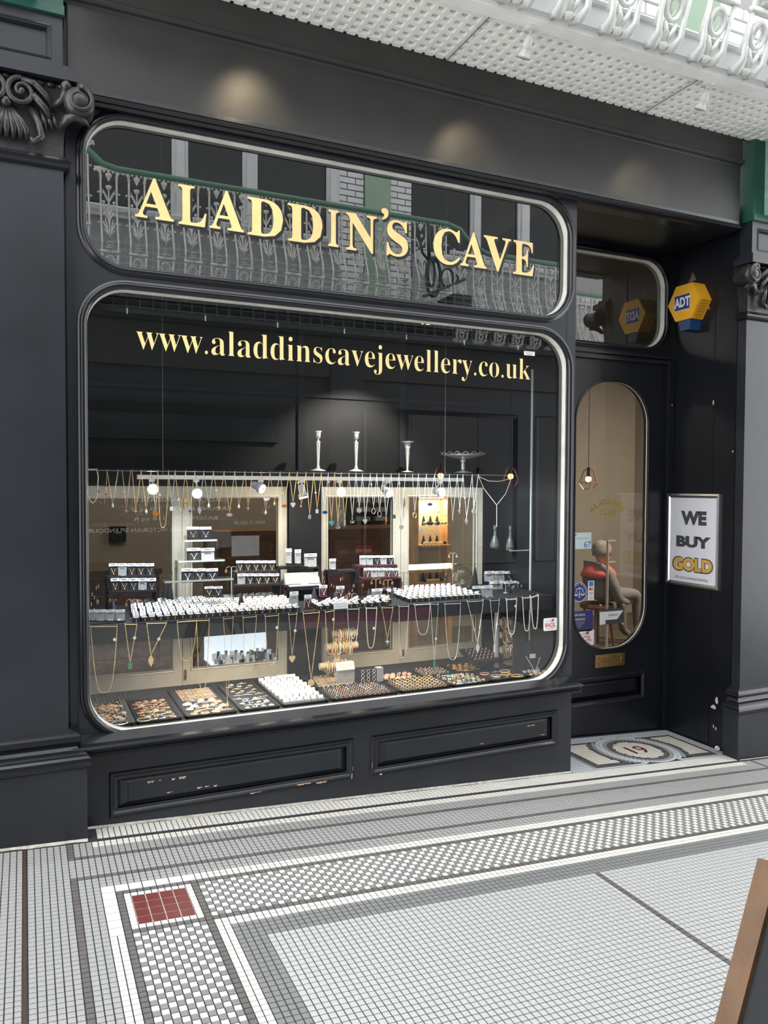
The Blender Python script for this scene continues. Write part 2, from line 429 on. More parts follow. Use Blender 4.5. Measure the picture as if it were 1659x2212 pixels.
# pale joints around the red tiles, gutter joint and expansion joint
jb = MB()
for f in (8, 147):
    x, y = tile_xy(f, 20)
    x1 = x + 8*PC; jb.quad((x, y - 8*PR, fz(x) + .0008), (x1, y - 8*PR, fz(x1) + .0008), (x1, y, fz(x1) + .0008), (x, y, fz(x) + .0008))
jb.build('pale_joint', 'cement', floor)
jb = MB(); jb.hexa([(-1.5, YL - .013, fz(-1.5) - .003), (4.0, YL - .013, fz(4) - .003), (4.0, YL + .002, fz(4) - .003), (-1.5, YL + .002, fz(-1.5) - .003),
    (-1.5, YL - .013, fz(-1.5) + .0012), (4.0, YL - .013, fz(4) + .0012), (4.0, YL + .002, fz(4) + .0012), (-1.5, YL + .002, fz(-1.5) + .0012)])
jb.build('gutter_joint', 'joint_dark', floor)
xe = GX0 + EXPC*PC; jb = MB()
jb.box(xe - .006, xe + .0045, -5.2, YL - .016, fz(xe) - .002, fz(xe) + .0028); jb.build('expansion_strip', 'joint_dark', floor)
jb = MB()
for a in (xe - .0085, xe + .0045): jb.box(a, a + .003, -5.2, YL - .016, fz(xe) - .002, fz(xe) + .0034)
jb.build('expansion_edge', 'brass', floor)
# cement fillets against the woodwork
def fillet(name, pts, w=.018, h=.008):
    b = MB(); n = 26
    for (x0, y0), (x1, y1) in zip(pts[:-1], pts[1:]):
        rings = []
        for k in range(n + 1):
            t = k/n; x = x0 + (x1 - x0)*t; y = y0 + (y1 - y0)*t; ww = w*random.uniform(.6, 1.2)
            rings.append([(x, y, fz(x) + h), (x, y - ww, fz(x) + .0026), (x, y, fz(x) - .001)])
        b.loft(rings, True, True)
    return b.build(name, 'cement', floor)
fillet('cement_fillet', [(.225, -.002), (2.78, -.002)]); fillet('cement_fillet', [(-1.2, -.118), (.222, -.118)]); fillet('cement_fillet', [(3.98, -.118), (5.4, -.118)], .008, .004)
# doorway mosaic with the house number
dm = MB(); dmm = ['tile_blue', 'tile_cream', 'tile_dark', 'tile_pale', 'tile_white']
ccx, ccy = GX0 + 138.9*PC, YL + 14.0*PR; u = 0.0243
RX0, RX1, RY0, RY1 = ccx - 20.5*PC, ccx + 19.5*PC, ccy - 8.2*PR, ccy + 8.6*PR
nx = int((4.02 - 2.79)/PC); ny = int((.53 - (-.02))/PR)
for a in range(nx + 1):
    for b in range(ny + 1):
        x = 2.786 + a*PC; y = -.018 + b*PR + PR/2; cx_ = x + PC/2; r = math.hypot(cx_ - ccx, y - ccy)/u
        inside = RX0 < cx_ < RX1 and RY0 < y < RY1
        if r < 6.4: k = 1
        elif r < 10.6 or (r < 12.9 and inside): continue
        elif inside:
            k = 2 if (cx_ < RX0 + 1.6*PC or cx_ > RX1 - 1.6*PC or y < RY0 + 1.3*PR or y > RY1 - 1.3*PR) else 1
        elif cx_ > RX0 - 1.5*PC and cx_ < RX0 and RY0 < y < RY1: k = 3
        else: k = 0
        if x + PC > 4.03 or y + PR/2 > .545: continue
        dm.k = k; x0, x1, y0, y1 = x + g2, x + PC - g2, y - PR/2 + g2, y + PR/2 - g2
        dm.quad((x0, y0, fz(x0) + TH), (x1, y0, fz(x1) + TH), (x1, y1, fz(x1) + TH), (x0, y1, fz(x0) + TH))
def ring_tiles(r0, r1, k, step, clip=False):
    n = int(2*PI*(r0 + r1)/2/step); dm.k = k
    for q in range(n):
        a0 = 2*PI*(q + .05)/n; a1 = 2*PI*(q + .95)/n; P = []
        for rr_, a in ((r0 + .04, a0), (r1 - .04, a0), (r1 - .04, a1), (r0 + .04, a1)):
            x = ccx + rr_*u*math.cos(a); y = ccy + rr_*u*math.sin(a); P.append((x, y))
        if clip and not all(RX0 < x < RX1 and RY0 - .004 < y < RY1 + .004 for x, y in P): continue
        if any(y < -.02 for x, y in P): continue
        dm.fan([(x, y, fz(x) + TH + .0004) for x, y in P])
ring_tiles(6.3, 7.7, 2, 1); ring_tiles(7.7, 8.7, 3, 1); ring_tiles(8.7, 9.7, 0, 1); ring_tiles(9.7, 10.7, 0, 1)
ring_tiles(10.7, 11.7, 3, 1, True); ring_tiles(11.7, 13.0, 2, 1, True)
dmo = dm.build('doorway_mosaic', dmm, floor); dmo['kind'] = 'stuff'
text_obj('house_number', '19', (ccx - .066, ccx + .066, ccy - .062, ccy + .066), lambda a, b: (a, b, fz(a) + TH + .0012), 'tile_red', floor, .004)

# ================================================================ SHOP FRONT SHELL
XL, XR, XRW = 0.195, 2.782, 4.03
UG = (0.242, 2.735, 2.530, 3.150); LG = (0.240, 2.735, 0.530, 2.440)
up_path = rrect(*UG, [.165, .185, .185, .165]); lo_path = rrect(*LG, [.185, .21, .19, .165])
wall_back = plate('wall_back', [(XL - .02, .46), (XR, .46), (XR, 3.26), (XL - .02, 3.26)], [up_path, lo_path], 0.0, 0.055, 'black_paint'); struct(wall_back)
b = MB(); b.box(XL - .03, XL - .012, -.012, .004, .50, 3.2); b.build('edge_bead', 'black_paint', wall_back)
a = at(186, 1503, -.002); c = at(192, 1532, -.002); b = MB(); b.box(a.x, c.x, -.003, .001, c.z, a.z); b.build('filler_patch', 'pine', wall_back)
b = MB(); b.box(XL + .0, XL + .004, -.0012, .002, .58, 2.46); b.box(2.72, 2.722, -.0012, .002, .56, 3.14); b.build('board_joint', 'interior_black', wall_back)
prof_mould = [(-.002, .012), (-.002, -.004), (.006, -.013), (.014, -.016), (.023, -.012), (.028, -.004), (.034, -.006), (.038, .001), (.030, .012)]
for nm, pth in (('window_moulding', up_path), ('window_moulding', lo_path)):
    b = MB(); ring_sweep(b, pth, prof_mould); recalc(b.build(nm, 'black_gloss', wall_back, True))
# windows: putty reveal + pane
def window(name, pth, Y, gm):
    b = MB(); ring_sweep(b, pth, [(.006, Y - .034), (-.004, Y - .033), (-.006, Y + .004), (.006, Y + .004)])
    w = struct(recalc(b.build(name, 'putty_white')))
    g = plate('pane', [(x, z) for x, z in pth], [], Y, Y + .0005, gm, w); 
    me = g.data; bm = bmesh.new(); bm.from_mesh(me)
    bmesh.ops.delete(bm, geom=[f for f in bm.faces if f.calc_center_median().y > Y + .0001], context='FACES'); bm.to_mesh(me); bm.free()
    return w
win1 = window('window_1', up_path, .045, 'upper_glass'); win2 = window('window_2', lo_path, .045, 'window_glass')
# stall riser with two raised-and-fielded panels
wall_below = plate('wall_below', [(XL, fz(XL)), (XR, fz(XR)), (XR, .50), (XL, .50)], [rrect(.353, 1.418, .204, .330, .001, 1), rrect(1.586, 2.650, .202, .328, .001, 1)], 0.0, .03, 'black_paint'); struct(wall_below)
for x0, x1, z0, z1 in ((.353, 1.418, .204, .330), (1.586, 2.650, .202, .328)):
    b = MB(); frame_sweep(b, x0, x1, z0, z1, [(0, .016), (0, .004), (.006, .000), (.010, .003), (.016, -.003), (.022, -.010), (.030, -.010), (.036, -.002), (.036, .004)])
    recalc(b.build('panel_moulding', 'black_gloss', wall_below))
    b = MB(); f0 = [(x0, .020, z0), (x1, .020, z0), (x1, .020, z1), (x0, .020, z1)]; i_ = .032
    f1 = [(x0 + i_*1.3, .008, z0 + i_*.7), (x1 - i_*1.3, .008, z0 + i_*.7), (x1 - i_*1.3, .008, z1 - i_*.7), (x0 + i_*1.3, .008, z1 - i_*.7)]
    f2 = [(p[0] + (.002 if p[0] < 1 + x0 - .9 else -.002), .005, p[2]) for p in f1]
    b.loft([f0, f1, f2], True, False); b.fan(f2); recalc(b.build('raised_panel', 'black_paint', wall_below))
def chip(mb, pts, Y):
    mb.fan([tuple(p) for p in pts])
def jag(x0, x1, z0, h, Y, slope=0):
    n = max(3, int((x1 - x0)/.006)); top = []; bot = []
    for k in range(n + 1):
        x = x0 + (x1 - x0)*k/n; z = z0 + slope*(x - x0)
        top.append((x, Y, z + h*.12)); bot.append((x, Y, z - h*random.uniform(.1, 1)*(0.2 if k in (0, n) else 1)))
    return top, bot
cb = MB()
for px0, px1, py, h, Y in ((318, 333, 1689, .010, .0042), (371, 379, 1682.5, .010, .0042), (386, 402, 1679.5, .011, .0042), (343, 350, 1686, .006, .0042), (360, 373, 1712, .007, .0042), (425, 437, 1701.5, .008, .0042), (442, 452, 1699, .008, .0042), (461, 470, 1697, .006, .0042), (1139, 1156, 1568, .007, .0042), (1168, 1177, 1587.5, .009, .0042), (1036, 1046, 1607, .007, .0042), (683, 707, 1691, .008, -.0108), (640, 672, 1695.5, .006, -.0108), (540, 566, 1714, .005, -.0108), (820, 826, 1672, .010, -.0108)):
    a = at(px0, py, Y); c = at(px1, py, Y); t, bt = jag(a.x, c.x, a.z, h, Y)
    for k in range(len(t) - 1): cb.quad(t[k], bt[k], bt[k + 1], t[k + 1])
for px, py, w, h in ((760, 1676, .006, .03), (762, 1660, .003, .02), (804, 1652, .003, .025)):
    a = at(px, py, -.0108); cb.quad((a.x - w/2, -.0108, a.z - h/2), (a.x + w*.3, -.0108, a.z - h*.5), (a.x + w/2, -.0108, a.z + h*.4), (a.x, -.0108, a.z + h/2))
cb.build('paint_chip', 'chip', wall_below)
# sill
b = MB(); b.prism_x([(-.005, .545), (-.060, .520), (-.092, .516), (-.096, .509), (-.096, .502), (-.088, .499), (-.080, .493), (-.078, .487), (-.084, .483), (-.086, .474), (-.080, .470), (-.060, .466), (-.005, .463)], XL - .03, XR + .004)
sill = struct(b.build('trim_1', 'black_gloss'))
# left return behind the pilaster
b = MB(); b.box(-1.5, XL - .021, .0, .12, fz(-1.5), 3.98); b.box(XL - .021, XL, .001, .05, fz(.17), .46); wl = struct(b.build('wall_left', 'black_paint'))
# fascia
b = MB(); b.box(.176, 3.972, -.05, .06, 3.215, 3.985); fascia = struct(b.build('trim_2', 'black_fascia'))
b = MB(); b.prism_x([(-.05, 3.592), (-.060, 3.588), (-.075, 3.583), (-.082, 3.576), (-.082, 3.568), (-.072, 3.560), (-.058, 3.556), (-.05, 3.548)], .10, 3.972); b.build('fascia_moulding', 'black_fascia', fascia)
b = MB(); b.prism_x([(-.051, 3.760), (-.066, 3.760), (-.066, 3.582), (-.051, 3.582)], .10, 3.972); b.build('fascia_top_board', 'black_fascia', fascia)
b = MB(); b.prism_x([(-.05, 3.225), (-.056, 3.222), (-.057, 3.204), (-.052, 3.198), (-.068, 3.194), (-.074, 3.184), (-.066, 3.176), (-.045, 3.178), (-.030, 3.170), (-.012, 3.168), (.06, 3.168), (.06, 3.225)], .10, 3.965); b.build('fascia_moulding', 'black_gloss', fascia)
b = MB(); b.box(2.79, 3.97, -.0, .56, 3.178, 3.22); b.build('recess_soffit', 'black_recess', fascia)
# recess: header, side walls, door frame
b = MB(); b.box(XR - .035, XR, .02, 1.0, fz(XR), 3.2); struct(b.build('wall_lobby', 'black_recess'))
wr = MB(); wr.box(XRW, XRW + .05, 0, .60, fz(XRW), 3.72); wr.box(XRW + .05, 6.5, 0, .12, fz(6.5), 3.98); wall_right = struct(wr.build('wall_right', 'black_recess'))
g = atx(1540, 1000, XRW)
b = MB(); b.box(XRW - .008, XRW, g.y - .006, g.y + .006, fz(XRW), 3.2); b.build('cover_strip', 'black_recess', wall_right)
b = MB(); b.box(XRW - .004, XRW, .0, g.y - .006, fz(XRW), 3.2); b.build('end_board', 'black_recess', wall_right)
b = MB()
for px, py in ((1541, 870), (1541, 875)):
    pass
for (px, py, w, h) in ((1541, 870, .016, .04), (1583, 975, .012, .018), (1452, 875, .012, .016), (1541, 1569, .012, .03), (1546, 1574, .014, .03)):
    q = atx(px, py, XRW - .009); b.quad((q.x, q.y + w/2, q.z), (q.x, q.y, q.z - h/2), (q.x, q.y - w/2, q.z), (q.x, q.y, q.z + h/2))
b.build('paint_chip', 'chip', wall_right)
DY = .54
# header frame around transom and door
tpath = rrect(3.05, 3.968, 2.545, 3.125, .17); dpath = rrect(3.232, 3.842, .530, 2.300, .27, 14)
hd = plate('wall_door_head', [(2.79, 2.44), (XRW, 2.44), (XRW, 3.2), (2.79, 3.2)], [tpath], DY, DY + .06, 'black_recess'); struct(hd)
b = MB(); ring_sweep(b, tpath, prof_mould); ob = recalc(b.build('window_moulding', 'black_gloss', hd, True)); ob.location.y = DY
b = MB(); b.box(3.99, XRW, DY - .012, DY + .06, fz(4), 2.44); b.box(2.79, 3.07, DY, DY + .06, fz(2.8), 2.44); jm = struct(b.build('trim_3', 'black_recess'))
b = MB(); b.box(3.985, 3.998, DY - .022, DY - .01, fz(4), 2.46); b.box(3.07, 3.998, DY - .01, DY, 2.440, 2.462); b.box(3.05, 3.998, DY - .018, DY, 2.475, 2.487); b.build('frame_bead', 'black_gloss', jm)
win3 = window('window_3', tpath, DY + .04, 'upper_glass')
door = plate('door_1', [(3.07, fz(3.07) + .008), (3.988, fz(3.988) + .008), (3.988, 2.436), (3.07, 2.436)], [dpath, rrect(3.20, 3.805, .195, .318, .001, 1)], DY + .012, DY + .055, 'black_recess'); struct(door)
b = MB(); ring_sweep(b, dpath, [(-.002, .008), (-.002, -.003), (.006, -.006), (.012, -.003), (.014, .004)]); ob = recalc(b.build('glass_moulding', 'black_gloss', door, True)); ob.location.y = DY + .012
b = MB(); frame_sweep(b, 3.20, 3.805, .195, .318, [(0, .020), (0, .004), (.008, .002), (.014, -.004), (.024, -.008), (.032, -.006), (.036, .004)]); ob = recalc(b.build('panel_moulding', 'black_gloss', door)); ob.location.y = DY + .012
b = MB(); b.loft([[(3.20, .03, .195), (3.805, .03, .195), (3.805, .03, .318), (3.20, .03, .318)], [(3.235, .016, .222), (3.77, .016, .222), (3.77, .016, .292), (3.235, .016, .292)]], True, False); b.fan([(3.235, .016, .222), (3.77, .016, .222), (3.77, .016, .292), (3.235, .016, .292)])
ob = recalc(b.build('raised_panel', 'black_recess', door)); ob.location.y = DY + .012
g_ = plate('pane', dpath, [], DY + .03, DY + .0301, 'door_glass', door)
bm = bmesh.new(); bm.from_mesh(g_.data); bmesh.ops.delete(bm, geom=[f for f in bm.faces if f.calc_center_median().y > DY + .03005], context='FACES'); bm.to_mesh(g_.data); bm.free()
b = MB(); ring_sweep(b, dpath, [(.004, DY + .012), (-.001, DY + .013), (-.001, DY + .03), (.004, DY + .03)]); b.build('glass_rebate', 'putty_white', door)
# brass letter plate
b = MB(); LP = (3.407, 3.658, .410, .494)
b2 = plate('letter_plate', rrect(*LP, .004, 3), [rrect(3.440, 3.625, .430, .474, .002, 2)], DY + .004, DY + .012, 'brass', door)
b = MB(); frame_sweep(b, 3.440, 3.625, .430, .474, [(-.001, .006), (-.001, -.003), (.006, -.003), (.006, .004)]); b.quad((3.44, .004, .43), (3.625, .004, .43), (3.625, .002, .474), (3.44, .002, .474)); ob = recalc(b.build('flap', 'brass', b2)); ob.location.y = DY + .002

# ================================================================ PILASTERS
def spiral(mb, cx, cz, r0, turns, dr, Y, tr, a0=0.0, n=30, yb=.0):
    pts = []; rs = []
    for k in range(n + 1):
        t = k/n; a = a0 + dr*2*PI*turns*t; r = r0*(1 - t)**.8 + .006
        pts.append((cx + r*math.cos(a), Y - yb*t, cz + r*math.sin(a))); rs.append(tr*(1 - .55*t))
    mb.tube(pts, rs, 6)
def pilaster(cx, dz, label, foot):
    t = thing('pilaster', label, 'pilaster', (cx, 0, dz), 'carved pilasters flanking the shop front')
    loc = lambda mb, nm, m, p=t, sm=False: mb.build(nm, m, p, sm)
    b = MB(); w = .272
    zz = lambda x: fz(cx + x) - dz
    b.hexa([(-w, -.118, zz(-w)), (w, -.118, zz(w)), (w, -.002, zz(w)), (-w, -.002, zz(-w)), (-w, -.118, .445), (w, -.118, .445), (w, -.002, .445), (-w, -.002, .445)]); loc(b, 'plinth', 'black_paint')
    b = MB()
    rings = []
    for o, z in ((.272, .440), (.280, .446), (.288, .458), (.290, .470), (.286, .484), (.276, .492), (.274, .499), (.262, .506), (.244, .512), (.236, .524), (.234, .534), (.242, .540), (.252, .548), (.256, .558), (.252, .570), (.242, .577), (.236, .580), (.220, .586), (.207, .592)):
        d = o - .272; rings.append([(-o, -.118 - d, z), (o, -.118 - d, z), (o, -.002, z), (-o, -.002, z)])
    b.loft(rings, True, True); loc(b, 'base_moulding', 'black_gloss')
    b = MB(); b.box(-.205, .205, -.065, -.002, .585, 2.875); loc(b, 'shaft', 'black_paint')
    b = MB(); rings = []
    for o, z in ((.205, 2.868), (.212, 2.872), (.222, 2.878), (.230, 2.888), (.232, 2.898), (.224, 2.906), (.220, 2.914), (.212, 2.920), (.205, 2.924)):
        d = o - .205; rings.append([(-o, -.065 - d, z), (o, -.065 - d, z), (o, -.002, z), (-o, -.002, z)])
    b.loft(rings, True, True); loc(b, 'neck_moulding', 'black_gloss')
    # carved capital
    cap = MB(); rings = []
    for k in range(7):
        s = k/6; o = .205 + .045*s**2.2; rings.append([(-o, -.070 - .035*s**2, 2.92 + .27*s), (o, -.070 - .035*s**2, 2.92 + .27*s), (o, -.002, 2.92 + .27*s), (-o, -.002, 2.92 + .27*s)])
    cap.loft(rings); capo = loc(cap, 'capital', 'black_carving')
    v = MB()
    for s in (-1, 1):
        spiral(v, s*.055, 3.128, .050, 1.55, s, -.118, .013, PI/2, yb=.012)
        v.tube([(s*.055, -.115, 3.178), (s*.10, -.118, 3.170), (s*.14, -.115, 3.135), (s*.165, -.108, 3.09)], [.015, .016, .014, .008], 6)
        v.tube([(s*.06, -.105, 3.10), (s*.10, -.118, 3.12), (s*.14, -.118, 3.08), (s*.158, -.105, 3.035)], [.010, .017, .014, .006], 6)
        v.ball((s*.055, -.128, 3.128), .013)
    v.build('volute', 'black_carving', capo, True)
    for s in (-1, 1):
        v = MB(); c = (s*.262, -.105, 3.118)
        v.lathe([(.018, -.075), (.052, -.060), (.060, -.035), (.056, 0.0), (.060, .035), (.050, .058), (.016, .068)], c, 18, 'y')
        spiral(v, c[0], c[2], .046, 1.5, -s, -.175, .011, PI/2)
        v.tube([(s*.19, -.10, 3.02), (s*.22, -.125, 3.055), (s*.25, -.14, 3.062), (s*.285, -.135, 3.05), (s*.30, -.12, 3.04)], [.012, .02, .018, .012, .004], 6)
        v.ball((s*.215, -.135, 3.175), .022); v.tube([(s*.17, -.11, 3.10), (s*.20, -.13, 3.12), (s*.21, -.135, 3.16)], .014, 6)
        v.build('corner_scroll', 'black_carving', capo, True)
    v = MB()
    for k in range(-3, 4):
        a = k*.20; x0 = math.sin(a)*.02
        v.tube([(x0, -.10, 3.075), (math.sin(a)*.09, -.112, 3.05 - .035*math.cos(a)), (math.sin(a)*.125 + .0, -.108, 2.99), (math.sin(a)*.13, -.095, 2.955)], [.006, .013, .014, .008], 6)
    v.ball((0, -.108, 3.085), .022)
    for s in (-1, 1):
        v.tube([(s*.085, -.10, 3.08), (s*.115, -.115, 3.02), (s*.125, -.112, 2.97), (s*.095, -.11, 2.945), (s*.085, -.112, 2.962)], [.012, .015, .014, .012, .008], 6)
        for q in range(4): v.tube([(s*(.10 + .022*q), -.10, 3.085 - .004*q), (s*(.115 + .020*q), -.108, 3.035), (s*(.118 + .022*q), -.10, 2.995 + .008*q)], [.006, .010, .004], 5)
    v.build('shell_leaf', 'black_carving', capo, True)
    v = MB()
    for k in range(13): v.ball((-.24 + .04*k, -.105, 3.182), .014, 8, 4, 1.35, 1, .8)
    v.build('egg_band', 'black_carving', capo, True)
    b = MB(); b.box(-.255, .255, -.145, -.002, 3.196, 3.235); b.box(-.225, .225, -.120, -.002, 3.235, 3.262); loc(b, 'abacus', 'black_paint')
    fb = plate('frieze_block', [(-.205, 3.262), (.205, 3.262), (.205, 3.462), (-.205, 3.462)], [rrect(-.150, .150, 3.300, 3.410, .001, 1)], -.095, -.075, 'black_paint', t)
    b = MB(); b.box(-.205, .205, -.0755, -.002, 3.262, 3.462); b.build('block_core', 'black_paint', fb)
    b = MB(); frame_sweep(b, -.150, .150, 3.300, 3.410, [(-.006, -.080), (.0, -.092), (.006, -.100), (.012, -.098), (.014, -.094)]); recalc(b.build('panel_moulding', 'black_paint', fb))
    b = MB(); b.box(-.212, .212, -.112, -.002, 3.462, 3.500); gb = loc(b, 'console_ledge', 'green_paint')
    b = MB(); b.box(-.208, .208, -.100, -.002, 3.500, 3.96); loc(b, 'console_block', 'green_paint')
    b = MB()
    for q in range(9):
        pass
    prof = [(-.10, 3.50), (-.18, 3.502), (-.20, 3.53), (-.19, 3.60), (-.24, 3.72), (-.32, 3.82), (-.34, 3.96), (-.10, 3.96)]
    b.prism_x(prof, -.112, .112); loc(b, 'console_scroll', 'green_pale')
    b = MB()
    for q in range(-4, 5): b.tube([(q*.024, -.181, 3.510), (q*.024, -.203, 3.535), (q*.024, -.194, 3.60), (q*.024, -.243, 3.72)], .006, 5)
    loc(b, 'fluting', 'green_pale')
    return t
pl = pilaster(-.05, 0, 'black pilaster at the left edge with carved scroll capital', None)
pr_ = pilaster(4.235, -.235, 'black pilaster right of the doorway with chipped plinth corner', None)
for (px, py, w, h) in ((1549, 1530, .05, .03), (1556, 1515, .03, .05), (1558, 1620, .05, .035)):
    q = atx(px, py, 3.957); P = []; b = MB()
    for k in range(9):
        a = 2*PI*k/9; s = random.uniform(.6, 1.1); P.append((q.x, q.y + w*.5*s*math.cos(a) + .03, q.z + h*.5*s*math.sin(a)))
    b.fan(P); ob = b.build('plaster_chip', 'plaster_chip', pr_); ob.location = (-4.235, 0, .235)

# ================================================================ BALCONY OVER THE SHOP (soffit, beam, railing) and its twin across the arcade
def soffit(name, ysign, y0, yr, x0, x1, build_n):
    """coffered soffit, y0 at the wall, y = y0 + ysign*..., underside at z 3.71"""
    z = 3.712; p = .0590; nrow = 7; DEP = .016
    b = MB(); n = int((x1 - x0)/p)
    base = None; cells = []
    for a in range(n):
        for r in range(nrow):
            cells.append((x0 + (a + .5)*p, yr + ysign*(r + .5)*p, a))
    b.box(x0, x1, yr - nrow*p - .02, yr - nrow*p + .004, z, z + .10)
    root = b.build(name, 'soffit_white'); struct(root)
    b = MB(); b.box(x0, x1, yr - .0, y0, z + .030, z + .10); b.build('notch_shade_strip', 'interior_black', root)  # black strip paints the shade into the notches along the fascia
    b = MB()
    for a in range(n): b.box(x0 + a*p + .012, x0 + (a + 1)*p - .006, yr - .004, -.066, z, z + .03)
    b.build('edge_tab', 'soffit_white', root)
    # lattice of ribs
    b = MB(); rb = .010
    for a in range(n + 1): b.box(x0 + a*p - rb, x0 + a*p + rb, min(yr, yr + ysign*nrow*p), max(yr, yr + ysign*nrow*p), z, z + .05)
    for r in range(nrow + 1): b.box(x0, x1, yr + ysign*r*p - rb, yr + ysign*r*p + rb, z + .001, z + .05)
    b.build('soffit_rib', 'soffit_white', root)
    c = MB(); h = p/2 - rb; q = p/2 - .0185
    c.loft([[(-h, -h, 0), (-h, h, 0), (h, h, 0), (h, -h, 0)], [(-q, -q, DEP), (-q, q, DEP), (q, q, DEP), (q, -q, DEP)]], True, False)
    cm = mesh_of(c, 'coffer', 'soffit_white')
    g = MB(); g.loft([[(-q, -q, DEP), (-q, q, DEP), (q, q, DEP), (q, -q, DEP)], [(-q*.7, -q*.7, .006), (-q*.7, q*.7, .006), (q*.7, q*.7, .006), (q*.7, -q*.7, .006)]], True, True)
    gm = mesh_of(g, 'glass_block', 'glass_block')
    cells.sort(key=lambda e: (Vector((e[0], e[1], z)) - CAMP).length)
    return root, cells, cm, gm, z
cx0 = .25
ceiling, cells, cm, gm, cz = soffit('ceiling', -1, .0, -.088, cx0, 4.65, 300)
vc = []
for x, y, a in cells:
    d = Vector((x, y, cz)) - CAMP; px = W/2 + FPX*d.dot(RT)/d.dot(FW); py = H/2 - FPX*d.dot(UP)/d.dot(FW)
    vc.append(((0 if (-10 < px < W + 10 and py > -10) else 1), d.length, x, y))
vc.sort()
rest = MB(); rest2 = MB()
for k, (o_, d_, x, y) in enumerate(vc):
    if k < 300:
        o = link('coffer', cm, ceiling); o.location = (x, y, cz)
        o2 = link('glass_block', gm, o)
    else:
        for mb, me_ in ((rest, cm), (rest2, gm)):
            i0 = len(mb.v); mb.v += [(v.co.x + x, v.co.y + y, v.co.z + cz) for v in me_.vertices]
            for f in me_.polygons: mb.f.append(tuple(i + i0 for i in f.vertices)); mb.m.append(0)
if rest.v:
    o = rest.build('coffer_field', 'soffit_white', ceiling); o['kind'] = 'stuff'
    o = rest2.build('glass_block_field', 'glass_block', ceiling); o['kind'] = 'stuff'
b = MB()
for px in ((965, 130), (1395, 240)):
    q = atz(px[0], px[1], 3.711); b.box(q.x - .002, q.x + .002, -.485, -.055, 3.7085, 3.7115)
b.build('panel_seam', 'seam', ceiling)
def beam(name, y0, y1, x0, x1, ys):
    b = MB(); b.box(x0, x1, min(y0, y1), max(y0, y1), 3.695, 3.79); o = struct(b.build(name, 'soffit_white'))
    b = MB(); e = y1 + ys*.03; b.box(x0, x1, min(y1, e), max(y1, e), 3.72, 3.83); b.build('edge_board', 'stone_white', o)
    b = MB(); b.tube([(x0, e + ys*.0, 3.835), (x1, e, 3.835)], .018, 8); b.box(x0, x1, min(y0, e) , max(y0, e), 3.835, 3.850); b.build('edge_roll', 'stone_white', o)
    return o
beam('trim_4', -.482, -.552, 1.0, 5.2, -1)
